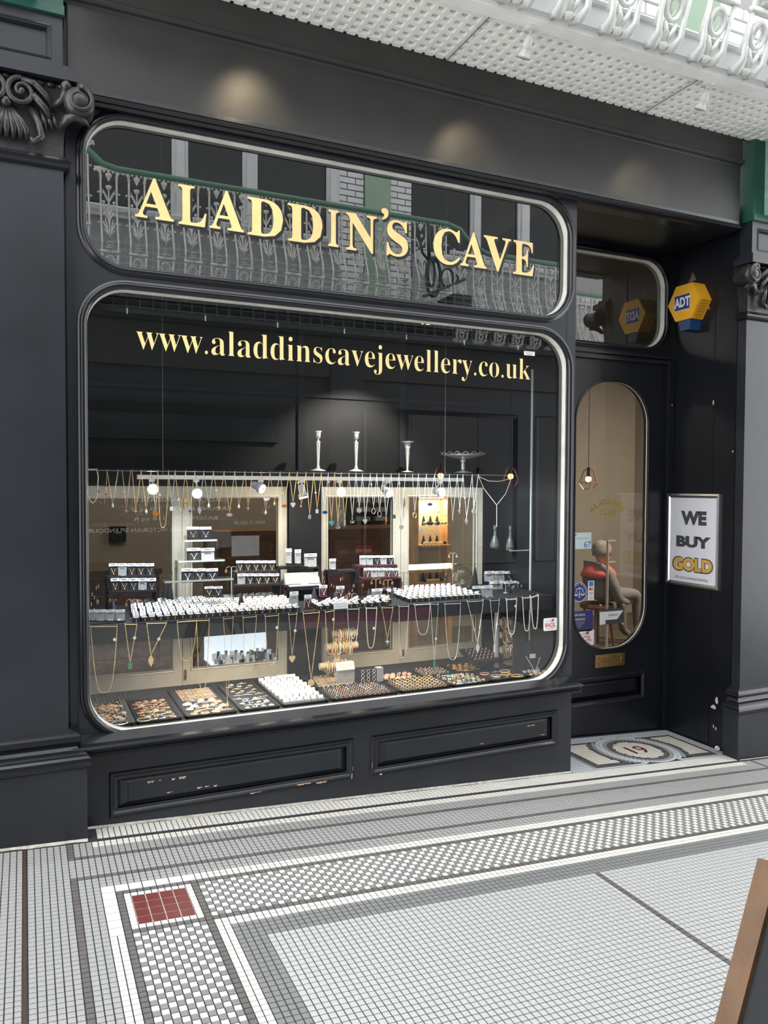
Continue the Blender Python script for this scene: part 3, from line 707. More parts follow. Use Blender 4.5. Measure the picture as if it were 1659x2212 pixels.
# one railing module; local: x along rail, y outwards (+), z up from 3.70
def module():
    def yb(z):   # belly profile
        return .055 + .135*math.exp(-((z - .30)/.24)**2) if z < .9 else .055
    f = MB()
    for s in (-1, 1):
        pts = [(s*.078, yb(z), z) for z in [0.06 + .054*k for k in range(21)]]
        f.tube(pts, .0105, 6)
        for z, r in ((1.02, .019), (.86, .017), (.54, .017)): f.ball((s*.078, yb(z), z), r, 8, 4, 1, 1, .6)
        for z in (.86, .54):
            for q in (-1, 1): f.ball((s*.078 + q*.024, yb(z), z), .012, 6, 4)
        f.tube([(s*.050, .02, .02), (s*.060, .070, .004), (s*.068, .118, .030), (s*.072, yb(.13), .11), (s*.078, yb(.24), .24)], [.022, .022, .016, .012, .012], 8)
        f.ball((s*.046, .060, .004), .024, 8, 5, 1, 1, .8)
    f.ball((0, .070, .006), .026, 8, 5, 1, 1, .8)
    for s in (-1, 1): f.tube([(0, .07, .01), (s*.018, .115, .045), (s*.034, yb(.10), .085)], [.014, .012, .008], 6)
    ring = [(math.cos(2*PI*k/16)*.046, yb(.145 + math.sin(2*PI*k/16)*.045), .145 + math.sin(2*PI*k/16)*.050) for k in range(16)]
    f.tube(ring, .0125, 6, True); ring = [(x*.5, y - .005, .145 + (z - .145)*.62) for x, y, z in ring]; f.tube(ring, .006, 5, True)
    y3 = yb(.235); f.box(-.095, .095, y3 - .014, y3 + .014, .222, .248)
    for k, r in enumerate((.045, .034, .045)): f.lathe([(r*.6, -.008), (r, 0), (r*.6, .008)], (0, yb(.29), .268 + .026*k), 10)
    frame = f
    l = MB()
    def leaf(x0, z0, x1, z1, w, lift=.015):
        n = 5; L = []; Rr = []
        dx, dz = x1 - x0, z1 - z0; ln = math.hypot(dx, dz); nx_, nz_ = -dz/ln, dx/ln
        rings = []
        for k in range(n + 1):
            t = k/n; ww = w*math.sin(PI*min(1, t*.9 + .08)); x = x0 + dx*t; z = z0 + dz*t; y = yb(z)
            rings.append([(x - nx_*ww, y, z - nz_*ww), (x, y + .010, z), (x + nx_*ww, y, z + nz_*ww), (x, y - .004, z)])
        l.loft(rings)
    l.tube([(0, yb(z), z) for z in (.38, .5, .65, .8, .90)], .0075, 5)
    for s in (-1, 1):
        leaf(0, .40, s*.060, .475, .010); leaf(0, .41, s*.066, .56, .012); leaf(s*.012, .43, s*.040, .60, .010)
        leaf(0, .56, s*.058, .70, .011); leaf(0, .60, s*.040, .74, .011); leaf(0, .76, s*.062, .90, .013)
        l.ball((s*.048, yb(.64), .64), .017, 7, 4); l.ball((s*.050, yb(.76), .765), .017, 7, 4); l.tube([(0, yb(.6), .60), (s*.03, yb(.7), .70), (s*.05, yb(.76), .755)], .004, 4)
    leaf(0, .52, 0, .66, .014); leaf(0, .68, 0, .82, .012)
    l.lathe([(.006, -.02), (.022, .0), (.032, .018), (.026, .028), (.0, .03)], (0, yb(.9), .905), 10)
    l.lathe([(.0, -.075), (.010, -.06), (.020, -.035), (.030, -.02), (.034, 0), (.02, .01)], (0, .055, 1.05), 10)
    t = MB(); t.box(-.138, .138, .048, .062, 1.085, 1.115)
    for k in range(-3, 4):
        t.ball((k*.044, .055, 1.078), .015, 6, 4)
    for s in (-1, 1): t.tube([(s*.078, .055, 1.03), (s*.095, .055, 1.07), (s*.12, .055, 1.085)], [.012, .012, .006], 5)
    return mesh_of(frame, 'baluster_pair', 'iron_white', True), mesh_of(l, 'iron_plant', 'iron_white', True), mesh_of(t, 'top_frieze', 'iron_white', True)
mods = module(); SP = .276
def railing(label, xs, y, flip, rail_pts, zf):
    t = thing('balcony_railing', label, 'railing', (0, 0, 0))
    for x in xs:
        z = zf(x)
        o = link('baluster_pair', mods[0], t); o.location = (x, y, z); o.rotation_euler = (0, 0, PI if flip else 0)
        link('iron_plant', mods[1], o); link('top_frieze', mods[2], o)
    for me_ in (): pass
    b = MB(); b.tube(rail_pts, .034, 10); b.build('handrail', 'green_rail', t, True)
    return t
XM = [1.914 + SP*k for k in range(-9, 24)]
rl = railing('white iron balcony railing across the arcade mirrored in the fascia glass', XM, -4.965, False,
    [(-1.5, -4.91, 5.18), (.30, -4.91, 5.14), (.58, -4.91, 5.02), (.75, -4.91, 4.875), (.90, -4.91, 4.845), (4.78, -4.91, 4.845), (4.95, -4.91, 4.80), (5.12, -4.91, 4.63), (5.35, -4.91, 4.555), (9.2, -4.91, 4.535)],
    lambda x: 3.73 if .6 < x < 4.95 else (3.42 if x >= 4.95 else 3.98))
XN = [1.12 + SP*k for k in range(14)]
railing('white iron balcony railing bulging over the shop soffit', XN, -.555, True, [(.9, -.61, 4.84), (5.1, -.61, 4.84)], lambda x: 3.70)

# ================================================================ WALLS ABOVE AND ACROSS THE ARCADE
BZ = 0.078; BX = 0.225
brick_me = {}
def brick(w, face):
    k = round(w, 3)
    if k not in brick_me:
        b = MB(); e = .004; h = BZ - .008
        b.loft([[(0, 0, 0), (k - .008, 0, 0), (k - .008, 0, h), (0, 0, h)], [(e, -.010, e), (k - .008 - e, -.010, e), (k - .008 - e, -.010, h - e), (e, -.010, h - e)]], True, False)
        b.fan([(e, -.010, e), (k - .008 - e, -.010, e), (k - .008 - e, -.010, h - e), (e, -.010, h - e)])
        brick_me[k] = mesh_of(b, 'brick', 'brick_white')
    return brick_me[k]
def brick_field(parent, x0, x1, z0, z1, y, facing):
    r = 0; z = z0
    while z < z1 - .02:
        x = x0 - (BX*.5 if r % 2 else 0)
        while x < x1 - .01:
            a = max(x, x0); e = min(x + BX, x1)
            if e - a > .03:
                o = link('brick', brick(e - a, facing), parent)
                if facing < 0: o.location = (a, y, z)
                else: o.location = (e - .008, y, z); o.rotation_euler = (0, 0, PI)
            x += BX
        z += BZ; r += 1
# near side, above the soffit
b = MB(); b.box(.4, 6.5, .0, .2, 3.99, 6.6); wu = struct(b.build('wall_upper', 'mortar'))
brick_field(wu, 2.35, 3.42, 3.99, 4.55, 0, -1); brick_field(wu, 3.80, 4.35, 3.99, 4.55, 0, -1)
b = MB(); b.box(3.42, 3.80, -.035, .01, 3.985, 6.5); b.build('green_pier', 'green_wall', wu)
b = MB(); b.box(1.2, 2.33, -.01, .01, 3.985, 6.4); b.box(4.37, 6.4, -.012, .01, 3.985, 6.4); b.build('painted_wall', 'stone_white', wu)
b = MB(); b.prism_x([(-.002, 3.985), (-.05, 3.985), (-.06, 4.01), (-.045, 4.03), (-.02, 4.045), (-.002, 4.05)], .8, 5.5); b.build('skirting', 'stone_white', wu)
# far side upper wall with tall windows, painted brick and a green pier
OY = -5.51
b = MB(); b.box(-3.2, 9.2, OY - .25, OY - .06, 3.70, 6.9); wo = struct(b.build('wall_opposite', 'mortar'))
def wbox(nm, x0, x1, y0, y1, z0, z1, m): 
    b = MB(); b.box(x0, x1, y0, y1, z0, z1); return b.build(nm, m, wo)
wn = [(-.60, .30), (.62, 1.549), (1.73, 2.363), (2.541, 3.416), (4.603, 5.474), (5.634, 6.234), (6.426, 7.05), (7.2, 7.9)]
for x0, x1 in wn:
    wbox('window_pane', x0, x1, OY - .055, OY - .045, 4.66, 6.5, 'dark_glass')
for x0, x1 in ((.30, .62), (1.549, 1.73), (2.363, 2.541), (3.416, 3.587), (5.474, 5.634), (6.234, 6.426), (7.05, 7.2)):
    b = MB(); b.box(x0, x1, OY - .06, OY - .01, 4.6, 6.6); b.box(x0 + (x1 - x0)*.25, x0 + (x1 - x0)*.75, OY - .01, OY + .015, 4.6, 6.6); b.build('window_mullion', 'stone_white', wo)
b = MB(); b.prism_x([(OY - .06, 4.66), (OY + .06, 4.66), (OY + .07, 4.64), (OY + .06, 4.60), (OY + .02, 4.58), (OY + .02, 4.55), (OY - .06, 4.55)], -1.0, 3.5); b.build('window_sill', 'stone_white', wo)
b = MB(); b.prism_x([(OY - .06, 4.66), (OY + .06, 4.66), (OY + .07, 4.64), (OY + .06, 4.60), (OY + .02, 4.58), (OY + .02, 4.55), (OY - .06, 4.55)], 4.65, 9.0); b.build('window_sill', 'stone_white', wo)
wbox('spandrel', -1.0, 3.587, OY - .06, OY - .02, 3.75, 4.55, 'spandrel_shaded'); wbox('spandrel', 4.603, 9.0, OY - .06, OY - .02, 3.75, 4.55, 'spandrel_shaded')
wbox('window_head', -3, 9, OY - .06, OY, 6.5, 6.9, 'stone_white')
brick_field(wo, 3.587, 3.931, 3.99, 5.9, OY - .045, 1); brick_field(wo, 4.285, 4.603, 3.99, 5.9, OY - .045, 1)
wbox('green_pier', 3.931, 4.285, OY - .06, OY - .01, 3.75, 6.6, 'green_wall')
# far balcony slab
b = MB(); b.box(-3.2, 9.2, OY - .1, OY + .48, 3.705, 3.76); so = struct(b.build('ceiling_opposite', 'soffit_white'))
beam('trim_5', OY + .47, OY + .54, -3.2, 9.2, 1)
# far shop front: dark joinery, shop windows, lettering
b = MB(); b.box(-3.2, 9.2, OY - .12, OY - .02, -.5, 3.72); wf = struct(b.build('wall_far_front', 'black_paint'))
for k, (x0, x1) in enumerate(((-1.9, -.05), (.25, 3.35), (3.95, 6.2), (6.6, 9.0))):
    b = MB(); frame_sweep(b, x0, x1, .60, 2.55, [(0, OY - .015), (0, OY + .005), (.04, OY + .02), (.06, OY - .015)]); fr = b.build('shop_window_frame', 'black_gloss', wf)
    b = MB(); b.box(x0, x1, OY - .018, OY - .014, .60, 2.55); b.build('shop_window_pane', 'dark_glass', fr)
b = MB(); b.box(-3.2, 9.2, OY - .02, OY + .04, 2.95, 3.45); b.prism_x([(OY, 3.45), (OY + .10, 3.45), (OY + .12, 3.50), (OY, 3.52)], -3.2, 9.2); b.build('fascia_board', 'black_fascia', wf)
b = MB(); b.box(3.45, 3.85, OY - .02, OY + .06, fz(3.5), 3.45); b.box(-.02, .2, OY - .02, OY + .06, fz(.1), 3.45); b.build('pier', 'black_paint', wf)
fy = OY - .012
def far_text(s, px0, px1, py, hpx):       # read from inside the arcade the line runs the other way
    Yr = .09 - fy
    a = at(px0, py, Yr); c = at(px1, py, Yr); h = abs(at(px0, py, Yr).z - at(px0, py + hpx, Yr).z)
    return text_obj('window_lettering', s, (0, c.x - a.x, 0, h), lambda u, w: (c.x - u, fy + .002, a.z + w - h*.5), 'vinyl_white', wf)
far_text('GROUND FLOOR   285 sq ft', 285, 500, 1101, 11)
far_text('BASEMENT   318 sq ft', 288, 470, 1122, 11)
far_text('STUNNING VICTORIAN SPLENDOUR', 190, 440, 1147, 9)
far_text('BOUTIQUE', 505, 572, 1130, 8); far_text('GROUND AVAILABLE', 290, 490, 1080, 8)
b = MB(); a = at(500, 1158, .09 - fy); c = at(560, 1200, .09 - fy); b.box(a.x, c.x, fy, fy + .003, c.z, a.z); b.build('window_poster', 'sticker_white', wf)
# hanging bracket across the arcade, seen in the fascia glass
t = thing('scroll_bracket', 'dark green scrolled iron bracket mirrored behind the C of CAVE', 'bracket')
Yb = 4.6; ya = .09 - Yb
def mp(px, py): q = at(px, py, Yb); return (q.x, ya, q.z)
b = MB(); b.tube([mp(925, 482), mp(927, 560)], .022, 6); b.tube([mp(905, 505), mp(912, 545), mp(925, 562), mp(945, 565)], .016, 6)
ov = [mp(936 + 15*math.cos(a*PI/9), 598 + 42*math.sin(a*PI/9)) for a in range(18)]; b.tube(ov, .020, 6, True)
ov = [mp(932 + 7*math.cos(a*PI/7), 590 + 30*math.sin(a*PI/7)) for a in range(14)]; b.tube(ov, .014, 6, True)
ov = [mp(966 + 13*math.cos(a*PI/8 + 2), 600 + 20*math.sin(a*PI/8 + 2)) for a in range(13)]; b.tube(ov, .013, 6)
b.tube([mp(978, 610), mp(986, 612), mp(990, 600), mp(986, 594)], .014, 6); b.build('scroll', 'green_dark', t, True)
b = MB(); b.tube([mp(915, 640), mp(1005, 603)], .020, 6); b.build('arm', 'green_dark', t)
b = MB(); q0 = mp(962, 642); q1 = mp(1000, 672); b.box(q0[0], q1[0], ya - .2, ya + .2, q1[2], q0[2]); b.build('sign_box', 'interior_black', t)

# ================================================================ SOFFIT SPOTLIGHTS
def soffit_spot(px, py, label, off=False, X=None):
    q = atz(px, py, 3.66) if X is None else Vector((X, -.48, 3.66))
    t = thing('soffit_spotlight', label, 'spotlight', (q.x, q.y, 3.70), 'soffit spotlights')
    b = MB(); b.lathe([(.034, 0), (.034, -.012), (.020, -.018)], (0, 0, 0), 16); b.build('ceiling_rose', 'lamp_white', t, True)
    b = MB(); b.tube([(0, 0, -.012), (0, .0, -.035)], .008, 8); b.build('stem', 'lamp_white', t)
    d = Vector((-.12, .42, -1)).normalized(); b = MB()
    p0 = Vector((0, 0, -.03)); b.tube([p0, p0 + d*.02, p0 + d*.06, p0 + d*.062, p0 + d*.095, p0 + d*.10], [.012, .018, .024, .018, .030, .030], 14); b.build('lamp_head', 'lamp_white', t, True)
    ld = bpy.data.lights.new('spot_beam', 'SPOT'); ld.energy = 10; ld.color = (1.0, .80, .52); ld.spot_size = math.radians(58); ld.spot_blend = .9; ld.shadow_soft_size = .03
    lo = link('spot_beam', ld, t); lo.location = p0 + d*.11; lo.rotation_euler = Vector((-.05, .60, -.52)).to_track_quat('-Z', 'Y').to_euler()
    return t
soffit_spot(1146, 78, 'white spotlight under the soffit, left of the two in view')
soffit_spot(1528, 196, 'white spotlight under the soffit, right of the two in view')
soffit_spot(0, 0, 'white spotlight under the soffit beyond the top edge, lighting the left of the fascia', X=.98)

# ================================================================ LETTERING ON THE GLASS
LY = .0435
names = [('A', .445, .609, 2.765, 2.940), ('L', .629, .753, 2.760, 2.934), ('A', .766, .924, 2.762, 2.938), ('D', .940, 1.110, 2.757, 2.928), ('D', 1.133, 1.306, 2.755, 2.929),
         ('I', 1.336, 1.388, 2.756, 2.930), ('N', 1.428, 1.591, 2.748, 2.931), ('\u2019', 1.615, 1.655, 2.921, 2.981), ('S', 1.644, 1.764, 2.751, 2.931), ('C', 1.908, 2.067, 2.746, 2.930),
         ('A', 2.067, 2.227, 2.753, 2.932), ('V', 2.209, 2.380, 2.748, 2.928), ('E', 2.394, 2.530, 2.748, 2.928)]
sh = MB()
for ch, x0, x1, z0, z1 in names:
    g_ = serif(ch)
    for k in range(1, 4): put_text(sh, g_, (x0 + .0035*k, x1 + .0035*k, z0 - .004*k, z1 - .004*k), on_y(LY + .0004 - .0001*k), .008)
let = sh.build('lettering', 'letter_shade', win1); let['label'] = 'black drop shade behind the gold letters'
for ch, x0, x1, z0, z1 in names:
    g_ = serif(ch); text_obj('letter', g_, (x0, x1, z0, z1), on_y(LY - .0006), 'gold_text', let, .006)
web = 'www.aladdinscavejewellery.co.uk'
v, f = glyph(serif(web)); wx = max(a[0] for a in v)
S_ = (2.513 - .447)/wx
prev = 0.0; l2 = MB()
put_text(l2, serif(web), (.447, 2.513, 0, 1), lambda u, w: (u, LY - .0003, 0), 0) if False else None
ys = [a[1] for a in v]; y0_, y1_ = min(ys), max(ys)
k_ = .077/.473*1.0
sl = lambda u: 2.197 - (u - .447)*.0045
put_text(l2, serif(web), (.447, 2.513, y0_*k_, y1_*k_), lambda u, w: (u, LY - .0005, sl(u) + w), -.012)
o = l2.build('web_address', 'gold_text', win2); o['label'] = 'gold web address painted across the top of the pane'
# little stickers on the shop window
def sticker(parent, name, x0, x1, z0, z1, Y, m, r=.004):
    o = plate(name, rrect(x0, x1, z0, z1, r, 3), [], Y - .0006, Y, m, parent); return o
def sticker_px(parent, name, px0, py0, px1, py1, Y, m, r=.004):
    a = at(px0, py0, Y); c = at(px1, py1, Y); return sticker(parent, name, a.x, c.x, c.z, a.z, Y, m, r), (a.x, c.x, c.z, a.z)
def bacil(parent, px0, py0, px1, py1, Y):
    o, (x0, x1, z0, z1) = sticker_px(parent, 'alarm_sticker', px0, py0, px1, py1, Y, 'sticker_white', .01); w = x1 - x0; h = z1 - z0; yy = on_y(Y - .0012)
    text_obj('sticker_text', 'BACIL', (x0 + w*.12, x1 - w*.12, z0 + h*.30, z0 + h*.62), yy, 'sticker_red', o, .012)
    b = MB(); cx, cz = x0 + w*.68, z0 + h*.80
    ring = [(cx + math.cos(a*PI/6)*w*.07, Y - .0012, cz + math.sin(a*PI/6)*w*.07) for a in range(12)]; b.fan(ring); b.build('red_eye', 'sticker_red', o)
    b = MB(); b.fan([(cx - w*.16, Y - .0011, cz + h*.05), (cx - w*.05, Y - .0011, cz - h*.07), (cx - w*.02, Y - .0011, cz + h*.12), (cx - w*.07, Y - .0011, cz + .0)]); b.fan([(cx, Y - .0011, cz + h*.06), (cx + w*.14, Y - .0011, cz + h*.13), (cx + w*.06, Y - .0011, cz + h*.02)]); b.build('brow', 'ink_grey', o)
    text_obj('sticker_text', 'SECURITY SYSTEMS', (x0 + w*.12, x0 + w*.56, z0 + h*.72, z0 + h*.78), yy, 'sticker_red', o)
    text_obj('sticker_text', '24 HOUR MONITORING', (x0 + w*.2, x1 - w*.2, z0 + h*.16, z0 + h*.22), yy, 'ink_grey', o); return o
bacil(win2, 1174, 1336, 1203, 1361, LY)
o, bx = sticker_px(win2, 'top_sticker', 1132, 758, 1155, 769, LY, 'sticker_white', .001)
x0, x1, z0, z1 = bx; text_obj('sticker_text', 'PROTECTED', (x0 + .008, x1 - .008, z0 + .55*(z1 - z0), z0 + .85*(z1 - z0)), on_y(LY - .0012), 'sticker_red', o); text_obj('sticker_text', 'PREMISES', (x0 + .015, x1 - .015, z0 + .15*(z1 - z0), z0 + .4*(z1 - z0)), on_y(LY - .0012), 'ink_grey', o)

# door glass lettering and stickers
DYg = DY + .0285
def arc_text(s, pts_px, h_px, m, parent, Y):
    n = len(s)
    b = MB()
    for k, ch in enumerate(s):
        px, py, ang, wp = pts_px[k]; c = at(px, py, Y); sc_ = abs(at(px + 10, py, Y).x - c.x)/10; hh = h_px*abs(at(px, py + 10, Y).z - c.z)/10; ww = wp*sc_; a = math.radians(ang)
        put_text(b, ch, (-ww/2, ww/2, -hh/2, hh/2), lambda u, w: (c.x + u*math.cos(a) - w*math.sin(a), Y, c.z + u*math.sin(a) + w*math.cos(a)), .03)
    return b.build('door_lettering', m, parent)
P1 = [(1278, 1101, 42, 9), (1288, 1092, 32, 8), (1297, 1087, 20, 9), (1306, 1084, 8, 9), (1317, 1084, -4, 9), (1326, 1086, -14, 3.5), (1333, 1089, -22, 9), (1340, 1090, -30, 2.5), (1345, 1099, -45, 8)]
dl = arc_text("ALADDIN'S", P1, 12, 'gold_dark', door, DYg); arc_text('CAVE', [(1299, 1107, 0, 9), (1307, 1108, 0, 9), (1316, 1108, 0, 9), (1325, 1107, 0, 8)], 12, 'gold_dark', door, DYg)
o, bx = sticker_px(door, 'phone_card', 1237, 1151, 1277, 1185, DYg, 'sticker_pale'); x0, x1, z0, z1 = bx; w, h = x1 - x0, z1 - z0
text_obj('card_text', '67', (x0 + w*.60, x0 + w*.98, z0 + h*.06, z0 + h*.46), on_y(DYg - .0013), 'sticker_blue', o, .01); text_obj('card_text', 'Charity box here', (x0 + w*.25, x0 + w*.85, z0 + h*.60, z0 + h*.68), on_y(DYg - .0013), 'ink_grey', o)
b = MB(); b.box(x0 + w*.06, x0 + w*.2, DYg - .0012, DYg - .001, z0 + h*.82, z0 + h*.93); b.build('card_logo', 'sticker_blue', o)
# scales seal
c = at(1251.5, 1279, DYg); r_ = abs(at(1268, 1279, DYg).x - c.x)
b = MB(); b.fan([(c.x + r_*math.cos(k*PI/16), DYg - .0006, c.z + r_*math.sin(k*PI/16)) for k in range(32)]); seal = b.build('round_seal', 'sticker_white', door)
b = MB(); b.fan([(c.x + r_*.95*math.cos(k*PI/16), DYg - .0010, c.z + r_*.95*math.sin(k*PI/16)) for k in range(32)]); b.build('seal_disc', 'navy', seal)
b = MB(); yy = DYg - .0016
b.tube([(c.x, yy, c.z - r_*.1), (c.x, yy, c.z + r_*.55)], r_*.04, 4); b.tube([(c.x - r_*.42, yy, c.z + r_*.32), (c.x, yy, c.z + r_*.42), (c.x + r_*.42, yy, c.z + r_*.32)], r_*.04, 4)
for s in (-1, 1):
    b.tube([(c.x + s*r_*.42, yy, c.z + r_*.32), (c.x + s*r_*.60, yy, c.z - r_*.22)], r_*.025, 4); b.tube([(c.x + s*r_*.42, yy, c.z + r_*.32), (c.x + s*r_*.24, yy, c.z - r_*.22)], r_*.025, 4)
    b.fan([(c.x + s*r_*.42 + r_*.24*math.cos(PI + k*PI/8), yy, c.z - r_*.22 + r_*.16*math.sin(PI + k*PI/8)) for k in range(9)])
b.build('scales', 'sticker_white', seal); b = MB(); b.box(c.x - r_*.09, c.x + r_*.09, yy - .0003, yy, c.z - r_*.6, c.z - r_*.08); b.build('seal_pillar', 'sign_gold', seal)
b = MB(); txt = 'THE GOLD STANDARD'
for k, ch in enumerate(txt):
    a = math.radians(200 - k*220/16); q = (c.x + r_*.82*math.cos(a), c.z + r_*.82*math.sin(a)); ta = a - PI/2
    if ch != ' ': put_text(b, ch, (-r_*.065, r_*.065, -r_*.09, r_*.09), lambda u, w: (q[0] + u*math.cos(ta) - w*math.sin(ta), yy, q[1] + u*math.sin(ta) + w*math.cos(ta)))
b.build('seal_text', 'sticker_white', seal)
o, bx = sticker_px(door, 'card_logos_sticker', 1270, 1255, 1283, 1296, DYg, 'sticker_white', .002); x0, x1, z0, z1 = bx; w, h = x1 - x0, z1 - z0
b = MB(); b.box(x0 + w*.15, x1 - w*.15, DYg - .001, DYg - .0008, z0 + h*.72, z0 + h*.96); b.build('blue_logo', 'sticker_blue', o)
b = MB(); b.fan([(x0 + w*.38 + w*.2*math.cos(k*PI/6), DYg - .0010, z0 + h*.58 + w*.2*math.sin(k*PI/6)) for k in range(12)]); b.build('red_disc', 'sticker_red', o)
b = MB(); b.fan([(x0 + w*.62 + w*.2*math.cos(k*PI/6), DYg - .0012, z0 + h*.58 + w*.2*math.sin(k*PI/6)) for k in range(12)]); b.build('orange_disc', 'sticker_orange', o)
text_obj('logo_text', 'VISA', (x0 + w*.18, x1 - w*.18, z0 + h*.32, z0 + h*.40), on_y(DYg - .0012), 'navy', o, .01); text_obj('logo_text', ')))', (x0 + w*.35, x1 - w*.3, z0 + h*.06, z0 + h*.18), on_y(DYg - .0012), 'ink_grey', o)
o, bx = sticker_px(door, 'warning_sticker', 1236, 1321, 1280, 1362, DYg, 'sticker_violet', .003); x0, x1, z0, z1 = bx; w, h = x1 - x0, z1 - z0
for s, u0, u1, a0, a1 in (('SaferGems', .08, .62, .76, .88), ('WARNING!', .08, .62, .54, .65), ('Premises of Safer Gems', .08, .6, .44, .48), ('linked to a national', .08, .55, .36, .40), ('crime network', .08, .45, .28, .32), ('of partners', .08, .4, .20, .24)):
    text_obj('sticker_text', s, (x0 + w*u0, x0 + w*u1, z0 + h*a0, z0 + h*a1), on_y(DYg - .0014), 'sticker_white', o)
b = MB(); b.fan([(x0 + w*.84 + w*.12*math.cos(k*PI/6), DYg - .0012, z0 + h*.72 + h*.2*math.sin(k*PI/6)) for k in range(12)]); b.build('blue_drop', 'navy', o)
bacil(door, 1238, 1363, 1283, 1393, DYg)
# opening hours holder
t = thing('hours_holder', 'clear acrylic holder with a black and white card inside the door glass', 'sign')
Yh = DYg + .03; a = at(1295, 1317, Yh); c = at(1347, 1345, Yh)
b = MB(); b.box(a.x - .004, c.x + .004, Yh, Yh + .003, c.z - .012, a.z + .014); b.build('acrylic_plate', 'acrylic', t)
b = MB(); b.box(a.x, c.x, Yh - .002, Yh - .001, c.z, a.z); crd = b.build('card', 'ink_grey', t)
w, h = c.x - a.x, a.z - c.z
b = MB(); b.fan([(a.x, Yh - .0025, c.z), (a.x + w*.24, Yh - .0025, c.z), (a.x + w*.24, Yh - .0025, c.z + h*.28), (a.x + w*.72, Yh - .0025, c.z + h*.28), (a.x + w*.97, Yh - .0025, c.z + h*.84), (a.x, Yh - .0025, c.z + h*.84)]); b.build('card_white_area', 'sticker_white', crd)
text_obj('card_text', "ALADDIN'S CAVE", (a.x + w*.36, a.x + w*.74, c.z + h*.52, c.z + h*.66), on_y(Yh - .003), 'ink_grey', crd, .01)
for q in ((1296, 1307), (1346, 1306), (1296, 1349), (1344, 1347)):
    c0 = at(q[0], q[1], Yh); b = MB(); b.lathe([(.006, 0), (.006, -.012), (.002, -.013)], (c0.x, Yh, c0.z), 10, 'y'); b.build('sucker', 'silver', t)

# ================================================================ WE BUY GOLD sign on the reveal
t = thing('framed_sign', 'silver framed WE BUY GOLD poster on the black reveal', 'sign', (XRW, .32, .95))
loc = (-XRW, -.32, -.95)
def onx(X): return lambda u, w: (X - XRW, u - .32, w - .95)
y0, y1, z0, z1 = .100, .540, .945, 1.562
b = MB(); ringp = []
for o_, X in ((0, XRW), (0, XRW - .020), (-.012, XRW - .024), (-.026, XRW - .014), (-.028, XRW - .008)):
    ringp.append((o_, X))
rings = []
for cy, cz_, sy, sz in ((y0, z0, -1, -1), (y1, z0, 1, -1), (y1, z1, 1, 1), (y0, z1, -1, 1), (y0, z0, -1, -1)):
    rings.append([(X - XRW, cy + sy*o_ - .32, cz_ + sz*o_ - .95) for o_, X in ringp])
b.loft(rings, False, False); recalc(b.build('frame', 'alu', t))
b = MB(); b.box(-.0115, -.002, y0 + .02 - .32, y1 - .02 - .32, z0 + .02 - .95, z1 - .02 - .95); poster = b.build('poster', 'paper', t)

def sgn(s, px0, py0, px1, py1, m, off, X=XRW - .0130):
    a = atx(px0, py0, X); c = atx(px1, py1, X)
    return text_obj('sign_text', s, (0, a.y - c.y, 0, a.z - c.z), lambda u, w: (X - XRW, a.y - u - .32, c.z + w - .95), m, poster, off)
sgn('WE', 1471, 1103, 1526, 1136, 'ink_grey', .06); sgn('BUY', 1461, 1156, 1535, 1187, 'ink_grey', .06)
sgn('GOLD', 1452, 1199, 1540.5, 1243, 'ink_outline', .10, XRW - .0125); sgn('GOLD', 1454.5, 1201.5, 1538, 1240, 'sign_gold', .06, XRW - .0140)
sgn('SELL YOUR UNWANTED JEWELLERY', 1458, 1248, 1530, 1251, 'ink_grey', 0)

# ================================================================ alarm bell box
t = thing('alarm_box', 'yellow and blue hexagonal ADT alarm box on the black reveal', 'alarm box')
XF = XRW - .105
hexf = [(1442.8, 662), (1460.5, 620), (1496, 609.5), (1511.5, 643), (1492, 687), (1459, 695.5)]
fpts = [atx(x, y, XF) for x, y in hexf]
cy_ = sum(p.y for p in fpts)/6; cz_ = sum(p.z for p in fpts)/6
bpx = {2: (1515.5, 604.5), 3: (1534.5, 643), 4: (1513, 694)}
bk = [Vector((XRW, p.y, p.z)) for p in fpts]
for k, q in bpx.items(): pass
b = MB(); b.loft([[tuple(p) for p in fpts], [tuple(p) for p in bk]]); recalc(b.build('yellow_cover', 'adt_yellow', t)); cov = bpy.context.scene.objects[-1] if False else t.children[0]
b = MB()
for k in range(7):
    tq = (k + .6)/7.4; p0 = fpts[3].lerp(fpts[4], tq); nrm = Vector((0, -.003, -.0012))
    b.box(XF + .018, XRW - .022, p0.y - .0045, p0.y + .001, p0.z - .0035, p0.z + .0025)
b.build('vent_groove', 'adt_groove', cov)
b = MB(); f4, f5 = fpts[4], fpts[5]
low = [Vector((XF + .012, f4.y + .01, f4.z)), Vector((XF + .012, f5.y - .006, f5.z)), Vector((XRW, f5.y - .006, f5.z)), Vector((XRW, f4.y + .01, f4.z))]
lo2 = [p + Vector((0, (.012 if k in (0, 3) else -.03), -.066)) for k, p in enumerate(low)]
b.loft([[tuple(p) for p in low], [tuple(p) for p in lo2]]); recalc(b.build('blue_strobe', 'adt_blue', t))
def onf(px, py, X): return atx(px, py, X)
A = onf(1456.5, 641, XF - .0008); B = onf(1491, 631, XF - .0008); C_ = onf(1490.5, 665.5, XF - .0008); D_ = onf(1456.5, 674, XF - .0008)
b = MB(); b.fan([tuple(A), tuple(B), tuple(C_), tuple(D_)]); lg = b.build('logo_border', 'sticker_white', cov)
b = MB(); cen = (A + B + C_ + D_)/4; b.fan([tuple(cen + (p - cen)*.95 + Vector((-.0006, 0, 0))) for p in (A, B, C_, D_)]); b.build('logo_panel', 'navy', lg)
U_ = (B - A); V_ = (A - D_)
text_obj('logo_text', 'ADT', (0.02, .99, .18, .82), lambda u, w: tuple(D_ + U_*u + V_*w + Vector((-.0014, 0, 0))), 'sticker_white', lg, .045)
b = MB()
